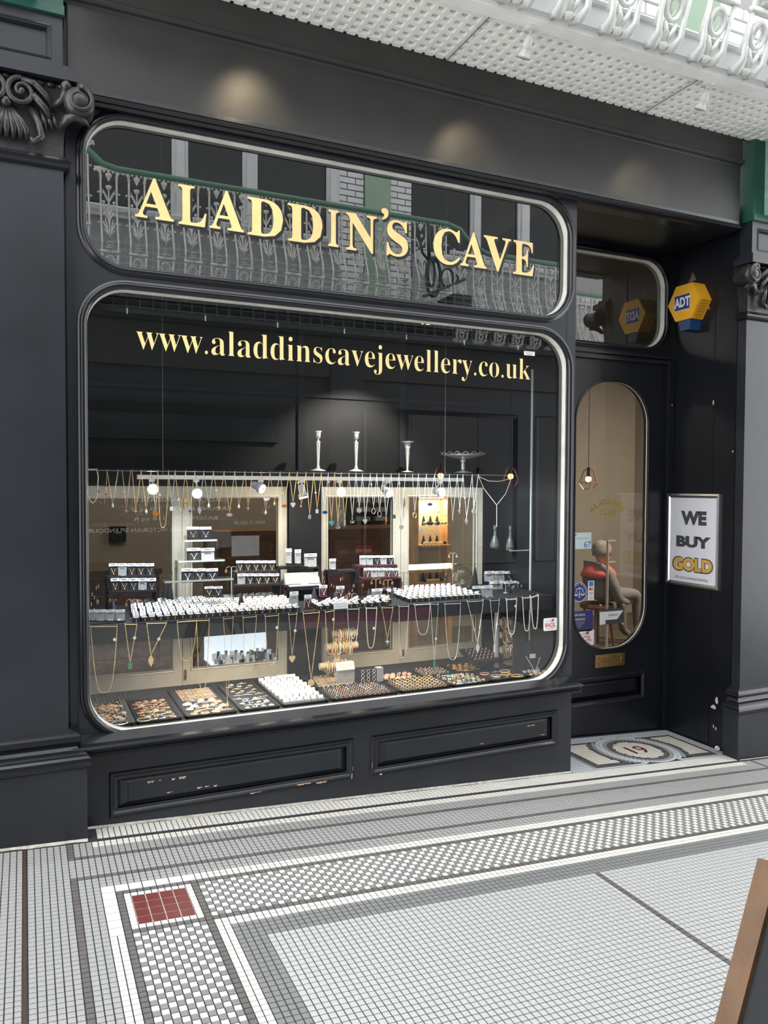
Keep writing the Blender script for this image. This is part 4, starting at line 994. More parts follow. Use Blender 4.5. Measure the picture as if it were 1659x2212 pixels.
for tri in (((1487, 611), (1496.5, 588), (1504, 605)), ((1527, 668), (1529.5, 657), (1534.5, 668))):
    P = [atx(x, y, XRW - .003) for x, y in tri]; b.loft([[tuple(p) for p in P], [tuple(p + Vector((.003, 0, 0))) for p in P]])
b.build('brown_triangle', 'triangle_brown', t)  # two flat brown triangles beside the yellow cover

# ================================================================ A-board at the lower right
t = thing('a_board', 'wooden framed blackboard sign at the lower right corner', 'a-board')
dd = 1.60; P0 = CAMP + ray(1637, 1853)*dd
def find_lean():
    best = None
    for k in range(5, 40):
        a = math.radians(k); q = P0 + Vector((-math.sin(a), 0, -math.cos(a)))*.5; d = q - CAMP; px = W/2 + FPX*d.dot(RT)/d.dot(FW); py = H/2 - FPX*d.dot(UP)/d.dot(FW)
        e = abs((px - 1637)/(py - 1853) - (1545 - 1637)/(2212 - 1853))
        if best is None or e < best[0]: best = (e, a)
    return best[1]
la = find_lean(); dn = Vector((-math.sin(la), 0, -math.cos(la))); nr = Vector((-math.cos(la), 0, math.sin(la))); sd = Vector((0, -1, 0))
Lb = (P0.z - fz(P0.x) - .03)/math.cos(la); Wb = .56; fw = .046; th = .030
def slab(name, s0, s1, d0, d1, n0, n1, m, par=None, sgn_=1, org=P0, dn_=dn, nr_=nr):
    b = MB(); P = lambda s, d, n: tuple(org + sd*s + dn_*d + nr_*n)
    b.hexa([P(s0, d1, n0), P(s1, d1, n0), P(s1, d1, n1), P(s0, d1, n1), P(s0, d0, n0), P(s1, d0, n0), P(s1, d0, n1), P(s0, d0, n1)]); return recalc(b.build(name, m, par))
slab('stile', 0, fw, 0, Lb, -th, 0, 'board_wood', t); slab('stile', Wb - fw, Wb, 0, Lb, -th, 0, 'board_wood', t); slab('top_rail', fw, Wb - fw, 0, fw, -th, 0, 'board_wood', t); slab('bottom_rail', fw, Wb - fw, Lb - .12, Lb - .07, -th, 0, 'board_wood', t)
slab('blackboard', fw, Wb - fw, fw, Lb - .12, -.018, -.010, 'chalkboard', t)
dn2 = Vector((math.sin(la), 0, -math.cos(la))); nr2 = Vector((-math.cos(la), 0, -math.sin(la))); O2 = P0 + Vector((.045, 0, -.01))
for s0 in (0, Wb - fw): slab('back_leg', s0, s0 + fw, .02, Lb, -th, 0, 'board_wood', t, 1, O2, dn2, nr2)
b = MB(); b.box(P0.x + .0, P0.x + .05, P0.y - Wb + .1, P0.y - .1, P0.z - .03, P0.z - .012); b.build('hinge', 'brass', t)

# ================================================================ INSIDE THE SHOP
PY = .72          # plane of the cream sash frames behind the display
def sbox(nm, x0, x1, y0, y1, z0, z1, m, label=None):
    b = MB(); b.box(x0, x1, y0, y1, z0, z1); return struct(b.build(nm, m))
sbox('floor_shop', -.6, 7.6, .62, 4.8, -.14, -.08, 'shop_floor')
sbox('wall_shop_rear', -.6, 7.6, 4.6, 4.7, -.1, 3.3, 'beige_wall')
sbox('wall_shop_left', -.6, -.5, .8, 4.6, -.1, 3.3, 'beige_wall')
sbox('wall_shop_right', 7.45, 7.55, .62, 4.6, -.1, 3.3, 'beige_wall')
sbox('ceiling_shop', -.6, 7.6, .06, 4.7, 3.28, 3.36, 'interior_black')
sbox('wall_shop_front', 4.09, 7.6, .55, .62, -.1, 3.28, 'beige_wall')
sbox('wall_display_left', .12, .20, .058, .76, .40, 3.2, 'interior_black')
void = sbox('wall_display_upper', .12, 2.745, .97, 1.0, 1.60, 3.24, 'interior_black')
for px in (650, 868):
    q = at(px, 900, .965); b = MB(); b.box(q.x - .02, q.x + .02, .955, .97, 1.64, 3.24); b.build('reflection_strip', 'black_paint', void)  # strips shaped in place of faint reflected lines
a = at(190, 880, .96); c = at(600, 885, .96); b = MB(); b.box(.2, c.x, .945, .97, a.z - .16, a.z - .02); b.box(.2, 2.74, .958, .97, a.z + .12, a.z + .14); b.build('reflection_rail', 'black_paint', void)  # rails likewise stand in for reflected horizontal lines
sbox('wall_display_post', 1.352, 1.544, PY - .02, PY + .03, .45, 1.66, 'interior_black'); sbox('wall_display_end', 2.650, 2.75, PY - .01, PY + .03, .45, 1.66, 'interior_black')
sbox('trim_6', .2, 2.75, PY + .0, .97, 1.600, 1.690, 'interior_black')
plat = sbox('trim_7', .2, 2.745, .06, .80, .48, .528, 'velvet_black')
# pale glass edge on the lobby side of the display
b = MB(); b.box(2.738, 2.7455, .34, .352, .53, 2.3); b.build('glass_edge', 'acrylic_edge', bpy.data.objects['wall_lobby'])
# louvred vent above the display
t = thing('vent_grille', 'black louvred ventilation grille across the top of the display', 'grille')
lv = MB()
for k in range(5): lv.hexa([(0, 0, k*.030), (.052, 0, k*.030), (.052, .018, k*.030 + .012), (0, .018, k*.030 + .012), (0, 0, k*.030 + .005), (.052, 0, k*.030 + .005), (.052, .018, k*.030 + .017), (0, .018, k*.030 + .017)])
lv.box(.052, .057, 0, .02, -.005, .15)
mat('vent_grey', (0.045, 0.05, 0.052), 0.35)
lm = mesh_of(lv, 'louvre_block', 'vent_grey')
for k in range(43): 
    o = link('louvre_block', lm, t); o.location = (.245 + k*.057, .10, 2.385)
    if k % 6 == 3: 
        b = MB(); b.box(-.003, .003, -.004, 0, -.03, -.005); o2 = b.build('fixing_clip', 'silver', o)
for k in range(43):
    o = link('louvre_block', lm, t); o.location = (.245 + k*.057, .10, 2.54)
b = MB(); b.box(.24, 2.72, .098, .12, 2.36, 2.38); b.build('grille_rail', 'black_paint', t)

# cream sash frames
def sash(px0, px1, label, stl=.052, str_=.052, top=.062, bot=.085, latch=False):
    x0, x1 = at(px0, 1200, PY).x, at(px1, 1200, PY).x; z0, z1 = .530, 1.598
    t = thing('sash_window', label, 'sash', (x0, PY, z0), 'cream sash frames behind the display'); w = x1 - x0; h = z1 - z0
    def bx(nm, a, b_, c, d, m='cream_paint'):
        b = MB(); b.box(a, b_, 0, .035, c, d); return b.build(nm, m, t)
    bx('stile', 0, stl, 0, h); bx('stile', w - str_, w, 0, h); bx('top_rail', stl, w - str_, h - top, h); bx('bottom_rail', stl, w - str_, 0, bot)
    b = MB(); frame_sweep(b, stl, w - str_, bot, h - top, [(0, .012), (0, -.003), (.008, -.006), (.012, 0)]); b.build('glazing_bead', 'cream_paint', t)
    b = MB(); b.quad((stl, .018, bot), (w - str_, .018, bot), (w - str_, .018, h - top), (stl, .018, h - top)); b.build('pane', 'acrylic', t)
    return t, w, h
s1 = sash(150, 393, 'cream painted sash at the far left behind the display'); s2 = sash(394, 620, 'cream sash behind the display left of the black post')
s3 = sash(690, 865, 'cream sash behind the display right of the black post'); s4 = sash(866, 1042, 'cream sash at the right end behind the display')
for (t_, w_, h_) in (s2, s4):
    for z in (h_ - .09, .06): b = MB(); b.tube([(.012, -.012, z - .025), (.012, -.012, z + .025)], .006, 8); b.tube([(.012, -.012, z), (.012, -.03, z)], .004, 6); b.build('bolt', 'brass', t_)

# display shelf
SZ = .985
t = thing('display_shelf', 'black velvet covered shelf carrying the ring boxes', 'shelf', (0, 0, 0)); shelf = t
b = MB(); b.box(.205, 2.735, .115, .705, SZ - .018, SZ); b.build('shelf_board', 'velvet_black', t)
b = MB(); b.box(.205, 1.22, .115, .130, SZ - .085, SZ - .018); b.build('front_drop', 'velvet_black', t)
b = MB(); b.box(1.22, 1.95, .115, .130, SZ - .085, SZ - .018); b.build('front_drop', 'burgundy', t)['label'] = 'burgundy front edge of the shelf'
b = MB(); b.box(1.95, 2.735, .115, .130, SZ - .075, SZ - .018); b.build('front_drop', 'velvet_black', t)
q = at(1118, 1400, .25); b = MB(); b.box(q.x - .028, q.x + .028, .22, .26, .528, SZ - .018); b.build('shelf_post', 'velvet_black', t)
q = at(1073, 1400, .36); b = MB(); b.tube([(q.x, .36, .54), (q.x, .36, SZ - .02)], .016, 10); b.build('shelf_pole', 'lamp_grey', t)
# glass side shelf with bottles on the lobby side
t = thing('glass_shelf', 'small clear glass shelf at the right end of the display', 'shelf')
b = MB(); b.box(2.60, 2.737, .36, .70, 1.222, 1.228); b.build('glass_plate', 'acrylic', t); b = MB(); b.box(2.60, 2.737, .357, .36, 1.222, 1.228); b.build('front_edge', 'acrylic_edge', t)
for px, s_, lb in ((1088, 1.0, 'dim tapered glass decanter on the side shelf'), (1110, .85, 'dim stoppered glass bottle right of the tapered decanter')):
    q = at(px, 1225, .60); t = thing('decanter', lb, 'bottle', (2.655 if s_ == 1.0 else 2.70, .60 if s_ == 1.0 else .50, 1.228))
    b = MB(); b.lathe([(.030*s_, 0), (.032*s_, .01), (.020*s_, .05), (.009*s_, .075), (.009*s_, .105)], (0, 0, 0), 12); b.build('bottle_body', 'bottle_glass', t, True)
    b = MB(); b.lathe([(.006, .105), (.013*s_, .112), (.010*s_, .135), (0.001, .138)], (0, 0, 0), 10); b.build('stopper', 'bottle_glass', t, True)

# track lights
TY = .42
def track():
    t = thing('lighting_track', 'white lighting track under the wire of necklaces', 'lighting track')
    a = at(297, 1026, TY); c = at(1000, 1040, TY); z = (a.z + c.z)/2
    b = MB(); b.box(a.x, c.x, TY - .012, TY + .012, z - .010, z + .010); b.build('rail', 'lamp_white', t)
    b = MB(); b.box(a.x - .004, a.x, TY - .014, TY + .014, z - .012, z + .012); b.build('end_cap', 'lamp_grey', t)
    b = MB()
    for x in (a.x + .12, c.x - .12): b.tube([(x, TY, z), (x, TY, 3.28)], .0009, 4)
    b.build('suspension_wire', 'lamp_grey', t)
    return z
tz = track()
def tracklamp(px, py, aim, bulb, power, label, col, hm='lamp_white'):
    q = at(px, py, TY - .03); t = thing('track_spotlight', label, 'spotlight', (q.x, TY, tz - .010), 'spotlights on the display track')
    b = MB(); b.box(-.014, .014, -.010, .010, -.012, 0); b.build('adapter', 'lamp_white', t)
    hp = Vector((q.x, TY - .03, q.z)) - Vector((q.x, TY, tz - .010)); d = Vector(aim).normalized(); back = hp - d*.055
    b = MB(); b.tube([(0, 0, -.01), tuple(back)], .005, 6); b.build('stem', 'lamp_white', t)
    b = MB(); b.tube([tuple(back - d*.012), tuple(back), tuple(hp - d*.020), tuple(hp - d*.018), tuple(hp)], [.014, .019, .019, .026, .027], 16); b.build('lamp_head', hm, t, True)
    b = MB(); b.tube([tuple(hp + d*.0005), tuple(hp + d*.004)], .0235, 16); b.build('bulb', bulb, t)
    if power:
        ld = bpy.data.lights.new('spot_beam', 'SPOT'); ld.energy = power*2.0; ld.color = col; ld.spot_size = math.radians(165); ld.spot_blend = .8; ld.shadow_soft_size = .02
        lo = link('spot_beam', ld, t); lo.location = hp + d*.012; lo.rotation_euler = Vector((d.x*(.2 if px < 900 else 1.6), .30, -1)).to_track_quat('-Z', 'Y').to_euler()
CW = (.86, .93, 1.0); WW = (1.0, .78, .52)
tracklamp(330, 1057, (-.2, -.9, -.25), 'bulb_cold', 9, 'cold white spotlight at the left end of the track', CW)
tracklamp(426, 1066, (-.2, -.9, -.35), 'bulb_cold', 9, 'cold white spotlight, second lit one from the left', CW)
tracklamp(566, 1056, (.5, -.6, -.35), 'bulb_warm', 4, 'warm spotlight with dark tilted head on the track', WW, 'lamp_grey')
tracklamp(656, 1074, (.2, -.15, -1), 'bulb_cold', 2, 'copper necked spotlight pointing down in front of the black post', CW, 'lamp_grey')
tracklamp(737, 1063, (-.3, -.9, -.1), 'bulb_warm', 4, 'warm round spotlight above the right hand sashes', WW)
tracklamp(841, 1066, (.3, -.7, -.5), 'bulb_cold', 7, 'cold spotlight turned to the right above the door bolt', CW, 'lamp_grey')
tracklamp(955, 1064, (.35, -.9, -.2), 'bulb_cold', 14, 'brightest cold spotlight at the right end of the track', CW)
for k, (px, py) in enumerate(((418, 1371), (488, 1361), (583, 1353), (652, 1350), (783, 1339), (871, 1335))):
    q = at(px, py, .30)
    t = thing('puck_light', 'flat round light under the shelf, %s from the left' % ('first', 'second', 'third', 'fourth, dim', 'fifth, warm', 'sixth')[k], 'light', (q.x, .30, q.z + .013), 'puck lights under the shelf')
    b = MB(); b.tube([(0, 0, 0), (0, 0, SZ - .018 - q.z - .013)], .006, 8); b.build('stem', 'lamp_grey', t)
    b = MB(); b.lathe([(.030, 0), (.030, -.010), (.026, -.012)], (0, 0, 0), 18); b.build('housing', 'lamp_grey', t)
    b = MB(); b.lathe([(.025, -.012), (.025, -.0135)], (0, 0, 0), 18); b.build('diffuser', 'bulb_amber' if k == 4 else 'bulb_cold', t)
    ld = bpy.data.lights.new('puck_glow', 'SPOT'); ld.energy = (9, 9, 9, 5, 9, 18)[k]; ld.color = WW if k == 4 else (1, .84, .64); ld.spot_size = math.radians(140); ld.spot_blend = .8; ld.shadow_soft_size = .02
    lo = link('puck_glow', ld, t); lo.location = (0, 0, -.016); lo.rotation_euler = (.12, (-.55 if k == 5 else 0), 0)
# ceiling downlight inside
q = at(925, 697, .35); t = thing('downlight', 'round warm downlight at the top of the display', 'light', (q.x, .35, q.z + .01)); b = MB(); b.lathe([(.05, 0), (.05, -.008), (.044, -.010)], (0, 0, 0), 20); b.build('rim', 'lamp_white', t); b = MB(); b.lathe([(.042, -.008), (.042, -.012)], (0, 0, 0), 20); b.build('diffuser', 'bulb_amber', t)
b = MB(); b.tube([(0, 0, 0), (0, 0, 3.28 - q.z - .01)], .004, 5); b.build('stem', 'interior_black', t)
ld = bpy.data.lights.new('downlight_beam', 'SPOT'); ld.energy = 110; ld.color = (1, .93, .82); ld.spot_size = math.radians(75); ld.spot_blend = .6; lo = link('downlight_beam', ld, t); lo.location = (0, 0, -.02); lo.rotation_euler = Vector((-.25, .50, -1)).to_track_quat('-Z', 'Y').to_euler()

# ---------------------------------------------------------------- silver on the ledge
def silver(name, px, py0, py1, prof, label, cat, Y=.80, n=16, ex=None):
    a = at(px, py1, Y); h = at(px, py0, Y).z - a.z; zt = 1.690
    t = thing(name, label, cat, (a.x, Y, zt)); h = at(px, py0, Y).z - zt
    for nm, pf in prof:
        b = MB(); b.lathe([(r*h, z*h) for r, z in pf], (0, 0, 0), n); b.build(nm, 'silver', t, True)
    return t, h
cs = [('foot', [(.19, 0), (.195, .015), (.17, .03), (.11, .05), (.055, .07), (.045, .09)]), ('stem', [(.04, .09), (.055, .11), (.04, .13), (.030, .16), (.058, .72), (.062, .74), (.03, .755), (.025, .80)]), ('candle_cup', [(.025, .80), (.06, .83), (.068, .93), (.06, .95), (.095, .99), (.09, 1.0), (.05, .98)])]
silver('candlestick', 687, 931, 1019, cs, 'silver candlestick on the ledge, left one of the pair', 'candlestick'); silver('candlestick', 769, 933, 1020, cs, 'silver candlestick on the ledge, right one of the pair', 'candlestick')
silver('bud_vase', 880, 954, 1022, [('foot', [(.20, 0), (.20, .02), (.10, .04), (.04, .06)]), ('body', [(.04, .06), (.03, .10), (.085, .78), (.11, .82), (.10, .86), (.13, .95), (.20, .99), (.20, 1.0), (.12, .97)])], 'tall silver trumpet vase between candlesticks and tazza', 'vase')
t, h = silver('tazza', 1000, 976, 1022, [('foot', [(.45, 0), (.46, .03), (.32, .07), (.12, .11), (.07, .16)]), ('stem', [(.07, .16), (.13, .22), (.07, .28), (.12, .36), (.07, .44), (.11, .52), (.14, .60), (.06, .64)]), ('dish', [(.06, .64), (.38, .68), (.78, .78), (1.0, .86), (.97, .88), (.5, .76)])], 'pierced silver cake stand at the right end of the ledge', 'cake stand')
b = MB()
for k in range(16):
    a = 2*PI*k/16; b.tube([(math.cos(a + d_)*h*1.0*(1 + .05*s_), math.sin(a + d_)*h*1.0, h*(.86 + .12*s_)) for d_, s_ in ((-.17, 0), (-.09, .6), (0, 1), (.09, .6), (.17, 0))], h*.018, 5)
b.build('pierced_rim', 'silver', t, True)

# ---------------------------------------------------------------- necklaces
def chain(p0, p1, bot, r, kind='v', n=14):
    """polyline from pin p0 down to bot and up to p1, as a V with slightly sagging arms or as a U"""
    pts = []
    for k in range(n + 1):
        s = k/n
        if kind == 'v':
            pts.append(p0.lerp(bot, s*2) if s <= .5 else bot.lerp(p1, s*2 - 1))
        else:
            u = s*2 - 1; x = p0.x + (p1.x - p0.x)*s + (bot.x - (p0.x + p1.x)/2)*(1 - u*u); zt = p0.z + (p1.z - p0.z)*s; z = bot.z + (zt - bot.z)*abs(u)**2.6
            uu = math.copysign(abs(u)**.75, u); x = (p0.x + p1.x)/2 + uu*(p1.x - p0.x)/2*1.0 + (bot.x - (p0.x + p1.x)/2)*(1 - u*u)
            pts.append(Vector((x, p0.y, z)))
    return pts
def pend(mb, c, typ, s=1.0):
    x, y, z = c
    if typ == 'drop': mb.lathe([(.0005, .008*s), (.003*s, .002*s), (.0055*s, -.006*s), (.003*s, -.012*s), (.0004, -.013*s)], (x, y, z), 8)
    elif typ == 'disc': mb.lathe([(.0115*s, -.0012), (.0115*s, .0012)], (x, y, z - .010*s), 14, 'y')
    elif typ == 'ring':
        mb.tube([(x + math.cos(2*PI*k/14)*.009*s, y, z - .011*s + math.sin(2*PI*k/14)*.013*s) for k in range(14)], .0018, 5, True)
    elif typ == 'heart': mb.loft([[(x + px*.011*s, yy, z - .010*s + pz*.012*s) for px, pz in ((0, -1), (.6, -.3), (1, .4), (.7, .9), (.3, .9), (0, .55), (-.3, .9), (-.7, .9), (-1, .4), (-.6, -.3))] for yy in (y - .003, y + .003)])
    elif typ == 'rect': mb.box(x - .006*s, x + .006*s, y - .002, y + .002, z - .018*s, z)
    elif typ == 'bar': mb.box(x - .0035*s, x + .0035*s, y - .002, y + .002, z - .028*s, z)
    elif typ == 'cross': mb.box(x - .0015, x + .0015, y - .0015, y + .0015, z - .020*s, z); mb.box(x - .007*s, x + .007*s, y - .0015, y + .0015, z - .009*s, z - .006*s)
    elif typ == 'anchor':
        mb.box(x - .0012, x + .0012, y - .001, y + .001, z - .024*s, z); mb.box(x - .005*s, x + .005*s, y - .001, y + .001, z - .006*s, z - .004*s)
        mb.tube([(x + .010*s*math.cos(a), y, z - .015*s + .010*s*math.sin(a)) for a in [PI + k*PI/8 for k in range(9)]], .0016, 5)
    elif typ == 'star':
        mb.loft([[(x + math.cos(PI/2 + k*PI/4)*(.010 if k % 2 == 0 else .003)*s, yy, z - .008*s + math.sin(PI/2 + k*PI/4)*(.012 if k % 2 == 0 else .003)*s) for k in range(8)] for yy in (y - .001, y + .001)])
    elif typ == 'horn': mb.tube([(x, y, z), (x + .002*s, y, z - .015*s), (x - .003*s, y, z - .034*s)], [.005*s, .004*s, .0008], 8)
    elif typ == 'leaf': mb.loft([[(x + px*.008*s, yy, z - .018*s + pz*.018*s) for px, pz in ((0, -1), (.8, -.3), (1, .2), (.4, .8), (0, 1), (-.4, .8), (-1, .2), (-.8, -.3))] for yy in (y - .001, y + .001)])
    elif typ == 'oval': mb.lathe([(.010*s, -.002), (.010*s, .002)], (x, y, z - .010*s), 14, 'y', 1.25, .75)
    return mb
ords = ['first', 'second', 'third', 'fourth', 'fifth', 'sixth', 'seventh', 'eighth', 'ninth', 'tenth', 'eleventh', 'twelfth', 'thirteenth', 'fourteenth', 'fifteenth', 'sixteenth', 'seventeenth', 'eighteenth', 'nineteenth', 'twentieth', 'twenty-first', 'twenty-second', 'twenty-third', 'twenty-fourth', 'twenty-fifth', 'twenty-sixth', 'twenty-seventh', 'twenty-eighth', 'twenty-ninth', 'thirtieth', 'thirty-first', 'thirty-second', 'thirty-third', 'thirty-fourth', 'thirty-fifth', 'thirty-sixth', 'thirty-seventh', 'thirty-eighth', 'thirty-ninth', 'fortieth', 'forty-first', 'forty-second', 'forty-third', 'forty-fourth', 'forty-fifth', 'forty-sixth']
NY = .30
t = thing('hanging_wire', 'taut wire along the top of the display carrying the necklaces', 'wire')
wz = lambda x: at(640, 1019, NY).z
a = at(190, 1016, NY); c = at(1105, 1027, NY); WZ = (a.z + c.z)/2
b = MB(); b.tube([(.205, NY, a.z), (1.2, NY, WZ), (c.x, NY, c.z)], .0012, 5); b.build('wire', 'silver', t)
pins = [210, 231, 255, 285, 305, 326, 341, 364, 378, 401, 421, 440, 461, 484, 507, 529, 545, 564, 583, 605, 625, 642, 661, 678, 694, 709, 723, 737, 754, 769, 783, 800, 814, 828, 845, 862, 876, 891, 904, 921, 939, 954, 971, 988, 1000, 1020, 1033]
zpin = lambda px: at(px, 1016 + (px - 190)*.0125, NY)
pm = MB(); pm.box(-.001, .001, -.006, .001, -.004, .006); pmm = mesh_of(pm, 'pin', 'silver')
for px in pins: o = link('pin', pmm, t); o.location = tuple(zpin(px))
ups = [(243, 1090, 'drop', 'gold', 'gem_white'), (273, 1099, 'star', 'rose_gold', 'rose_gold'), (293, 1100, 'star', 'gold', 'gold'), (316, 1103, 'drop', 'gold', 'gem_white'), (336, 1104, 'disc', 'silver', 'gem_amber'), (352, 1140, 'u', 'gold', 'gold'), (371, 1094, 'rect', 'silver', 'gem_white'), (390, 1110, 'cross', 'gold', 'gold'), (410, 1100, 'star', 'gold', 'gem_blue'), (431, 1094, 'leaf', 'silver', 'silver'),
       (451, 1090, 'drop', 'silver', 'gem_white'), (473, 1092, 'star', 'gold', 'gold'), (496, 1107, 'oval', 'gold', 'gem_pink'), (516, 1092, 'drop', 'gold', 'gem_white'), (536, 1094, 'star', 'gold', 'gold'), (574, 1105, 'drop', 'rose_gold', 'gem_white'), (593, 1086, 'drop', 'rose_gold', 'gold'), (614, 1088, 'oval', 'gold', 'gem_amber'), (633, 1086, 'heart', 'gold', 'gem_white'), (651, 1092, 'drop', 'gold', 'gem_red'),
       (669, 1112, 'rect', 'gold', 'silver'), (685, 1100, 'rect', 'gold', 'gem_white'), (702, 1102, 'oval', 'silver', 'gem_blue'), (716, 1126, 'heart', 'rose_gold', 'gem_teal'), (730, 1130, 'anchor', 'gold', 'silver'), (745, 1122, 'bar', 'gold', 'silver'), (761, 1118, 'anchor', 'silver', 'silver'), (776, 1098, 'disc', 'silver', 'silver'), (789, 1122, 'heart', 'silver', 'silver'), (807, 1099, 'ring', 'silver', 'silver'), (820, 1105, 'ring', 'silver', 'silver'),
       (834, 1118, 'horn', 'silver', 'gem_amber'), (852, 1112, 'rect', 'silver', 'gem_green'), (867, 1134, 'disc', 'silver', 'silver'), (896, 1108, 'ring', 'silver', 'gold'), (910, 1140, 'disc', 'silver', 'silver'), (929, 1085, 'oval', 'silver', 'gem_blue'), (947, 1102, 'drop', 'silver', 'gem_white'), (964, 1110, 'drop', 'silver', 'gem_white'), (978, 1118, 'star', 'silver', 'silver'), (993, 1100, 'cross', 'silver', 'silver'), (1008, 1118, 'leaf', 'silver', 'silver'), (1024, 1100, 'disc', 'silver', 'silver')]
tagm = MB(); tagm.lathe([(.0055, -.0006), (.0055, .0006)], (0, 0, 0), 10, 'y'); tagmesh = mesh_of(tagm, 'price_tag', 'card_white')
pn = {'drop': 'drop', 'star': 'star', 'disc': 'round disc', 'u': 'no', 'rect': 'rectangular', 'cross': 'cross', 'leaf': 'leaf', 'oval': 'oval stone', 'heart': 'heart', 'anchor': 'anchor', 'bar': 'ingot bar', 'ring': 'open ring', 'horn': 'horn'}
for k, (px, py, typ, met, gm_) in enumerate(ups):
    l = max([p for p in pins if p < px - 2] or [210]); r = min([p for p in pins if p > px + 2] or [1033])
    p0, p1, bt = zpin(l), zpin(r), at(px, py, NY)
    if r - l > 26: l = px - 9; r = px + 9; p0, p1 = zpin(l), zpin(r)
    t = thing('necklace', 'fine %s necklace with %s pendant on the top wire, %s from the left' % (met.replace('_', ' '), pn[typ], ords[k]), 'necklace', tuple((p0 + p1)/2), 'pendant necklaces on the top wire')
    o0 = (p0 + p1)/2; b = MB(); b.tube([p - o0 for p in chain(p0, p1, bt, 0, 'u' if typ == 'u' else 'v', 8 if typ != 'u' else 16)], .0014, 4); b.build('chain', met, t)
    if typ != 'u': b = MB(); pend(b, tuple(bt - o0), typ, 1.15); b.build('pendant', gm_, t)
    if k % 2: o = link('price_tag', tagmesh, t); o.location = tuple((p0 - o0).lerp(bt - o0, .12 + .6*((k*37) % 10)/10)) 
def beads(mb, pts, r, step):
    L = 0; nxt = 0
    for a, b_ in zip(pts[:-1], pts[1:]):
        d = (b_ - a).length
        while nxt <= L + d:
            c_ = a.lerp(b_, (nxt - L)/d if d else 0); mb.ball(tuple(c_), r, 6, 4); nxt += step
        L += d
t = thing('necklace', 'cream pearl necklace at the far left end of the top wire', 'necklace'); b = MB()
pt = [at(192, 1014, NY), at(209, 1014, NY), at(212, 1030, NY), at(210, 1065, NY), at(206, 1082, NY), at(200, 1087, NY), at(194, 1082, NY), at(191, 1070, NY)]; beads(b, pt, .0035, .0068); b.build('pearls', 'pearl', t, True)
t = thing('necklace', 'seed bead lariat with long drop at the right of the wire', 'necklace'); b = MB()
p0, p1 = at(1034, 1029, NY), at(1104, 1034, NY); m0 = at(1073, 1091, NY)
beads(b, [p0, at(1045, 1055, NY), m0, at(1092, 1067, NY), p1], .0026, .0056); beads(b, [p0, at(1055, 1039, NY), at(1078, 1040, NY), p1], .0026, .0056); beads(b, [m0, at(1073, 1138, NY)], .0026, .0056); b.build('seed_beads', 'pearl', t, True)
t = thing('necklace', 'thin red bead necklace second from the left on the top wire', 'necklace'); b = MB(); b.tube([at(231, 1016, NY), at(229, 1066, NY), at(224, 1092, NY), at(214, 1082, NY)], .0008, 4); b.build('thread', 'gold', t)
b = MB()
for q in ((230, 1050), (229, 1068), (213, 1062), (225, 1089)): b.ball(tuple(at(q[0], q[1], NY)), .004, 8, 5)
b.build('bead', 'gem_red', t, True)

# necklaces hooked along the shelf edge
LYn = .108
low = [(196, 1354, 253, 1353, 226, 1496, 'u', 'gold', None, .0018, 'long gold chain'), (270, 1349, 296, 1349, 281, 1432, 'v', 'gold', ('rect', 'gem_green'), .0016, 'gold necklace with green oblong pendant'), (317, 1347, 360, 1346, 326, 1415, 'v', 'gold', ('leaf', 'gold'), .002, 'gold rope necklace with long gold tassel'),
       (383, 1344, 425, 1341, 403, 1427, 'u', 'gold', None, .0018, 'short curved gold chain'), (425, 1341, 452, 1340, 438, 1488, 'u', 'gold', None, .0016, 'narrow long gold chain'), (483, 1337, 504, 1335, 491, 1520, 'v', 'gold', ('drop', 'gold'), .0010, 'hair-thin gold necklace'), (525, 1334, 554, 1332, 537, 1449, 'u', 'gold', None, .0012, 'pale thin gold chain'),
       (573, 1332, 602, 1329, 587, 1435, 'u', 'gold', None, .0014, 'gold chain by the black sash edge'), (624, 1328, 642, 1326, 631, 1417, 'v', 'gold', ('heart', 'gold'), .0012, 'gold necklace with small heart'), (655, 1326, 690, 1323, 672, 1468, 'v', 'gold', ('disc', 'gold'), .0018, 'long gold necklace with round coin'), (703, 1323, 722, 1319, 713, 1413, 'u', 'gold', None, .0018, 'gold belcher chain'),
       (751, 1316, 776, 1316, 762, 1394, 'u', 'silver', None, .002, 'silver snake chain'), (791, 1314, 814, 1314, 801, 1400, 'u', 'pearl', 'b', .0030, 'white pearl rope'), (825, 1313, 849, 1313, 837, 1381, 'v', 'gold', ('star', 'gem_white'), .0015, 'pale gold necklace with star'), (862, 1310, 883, 1310, 870, 1421, 'u', 'silver', None, .002, 'long silver twist chain'),
       (896, 1307, 929, 1305, 914, 1371, 'u', 'silver', 'b', .0024, 'short silver bead necklace'), (930, 1305, 947, 1306, 938, 1429, 'v', 'silver', ('bar', 'gem_green'), .0014, 'slim silver necklace with green bar'), (961, 1305, 995, 1304, 978, 1425, 'u', 'silver', None, .0018, 'wide plain silver chain'), (1010, 1300, 1044, 1298, 1032, 1390, 'v', 'silver', ('leaf', 'silver'), .002, 'silver necklace with grey leaf pendant'),
       (1059, 1298, 1079, 1297, 1068, 1392, 'v', 'silver', ('bar', 'silver'), .0016, 'silver necklace with silver bar'), (1094, 1295, 1116, 1294, 1105, 1371, 'u', 'silver', 'b', .0042, 'chunky silver bead necklace'), (1129, 1292, 1146, 1291, 1138, 1363, 'u', 'pearl', 'b', .0034, 'mixed stone bead necklace'), (1147, 1291, 1163, 1286, 1156, 1358, 'u', 'pearl', 'b', .0045, 'thick twisted pearl rope')]
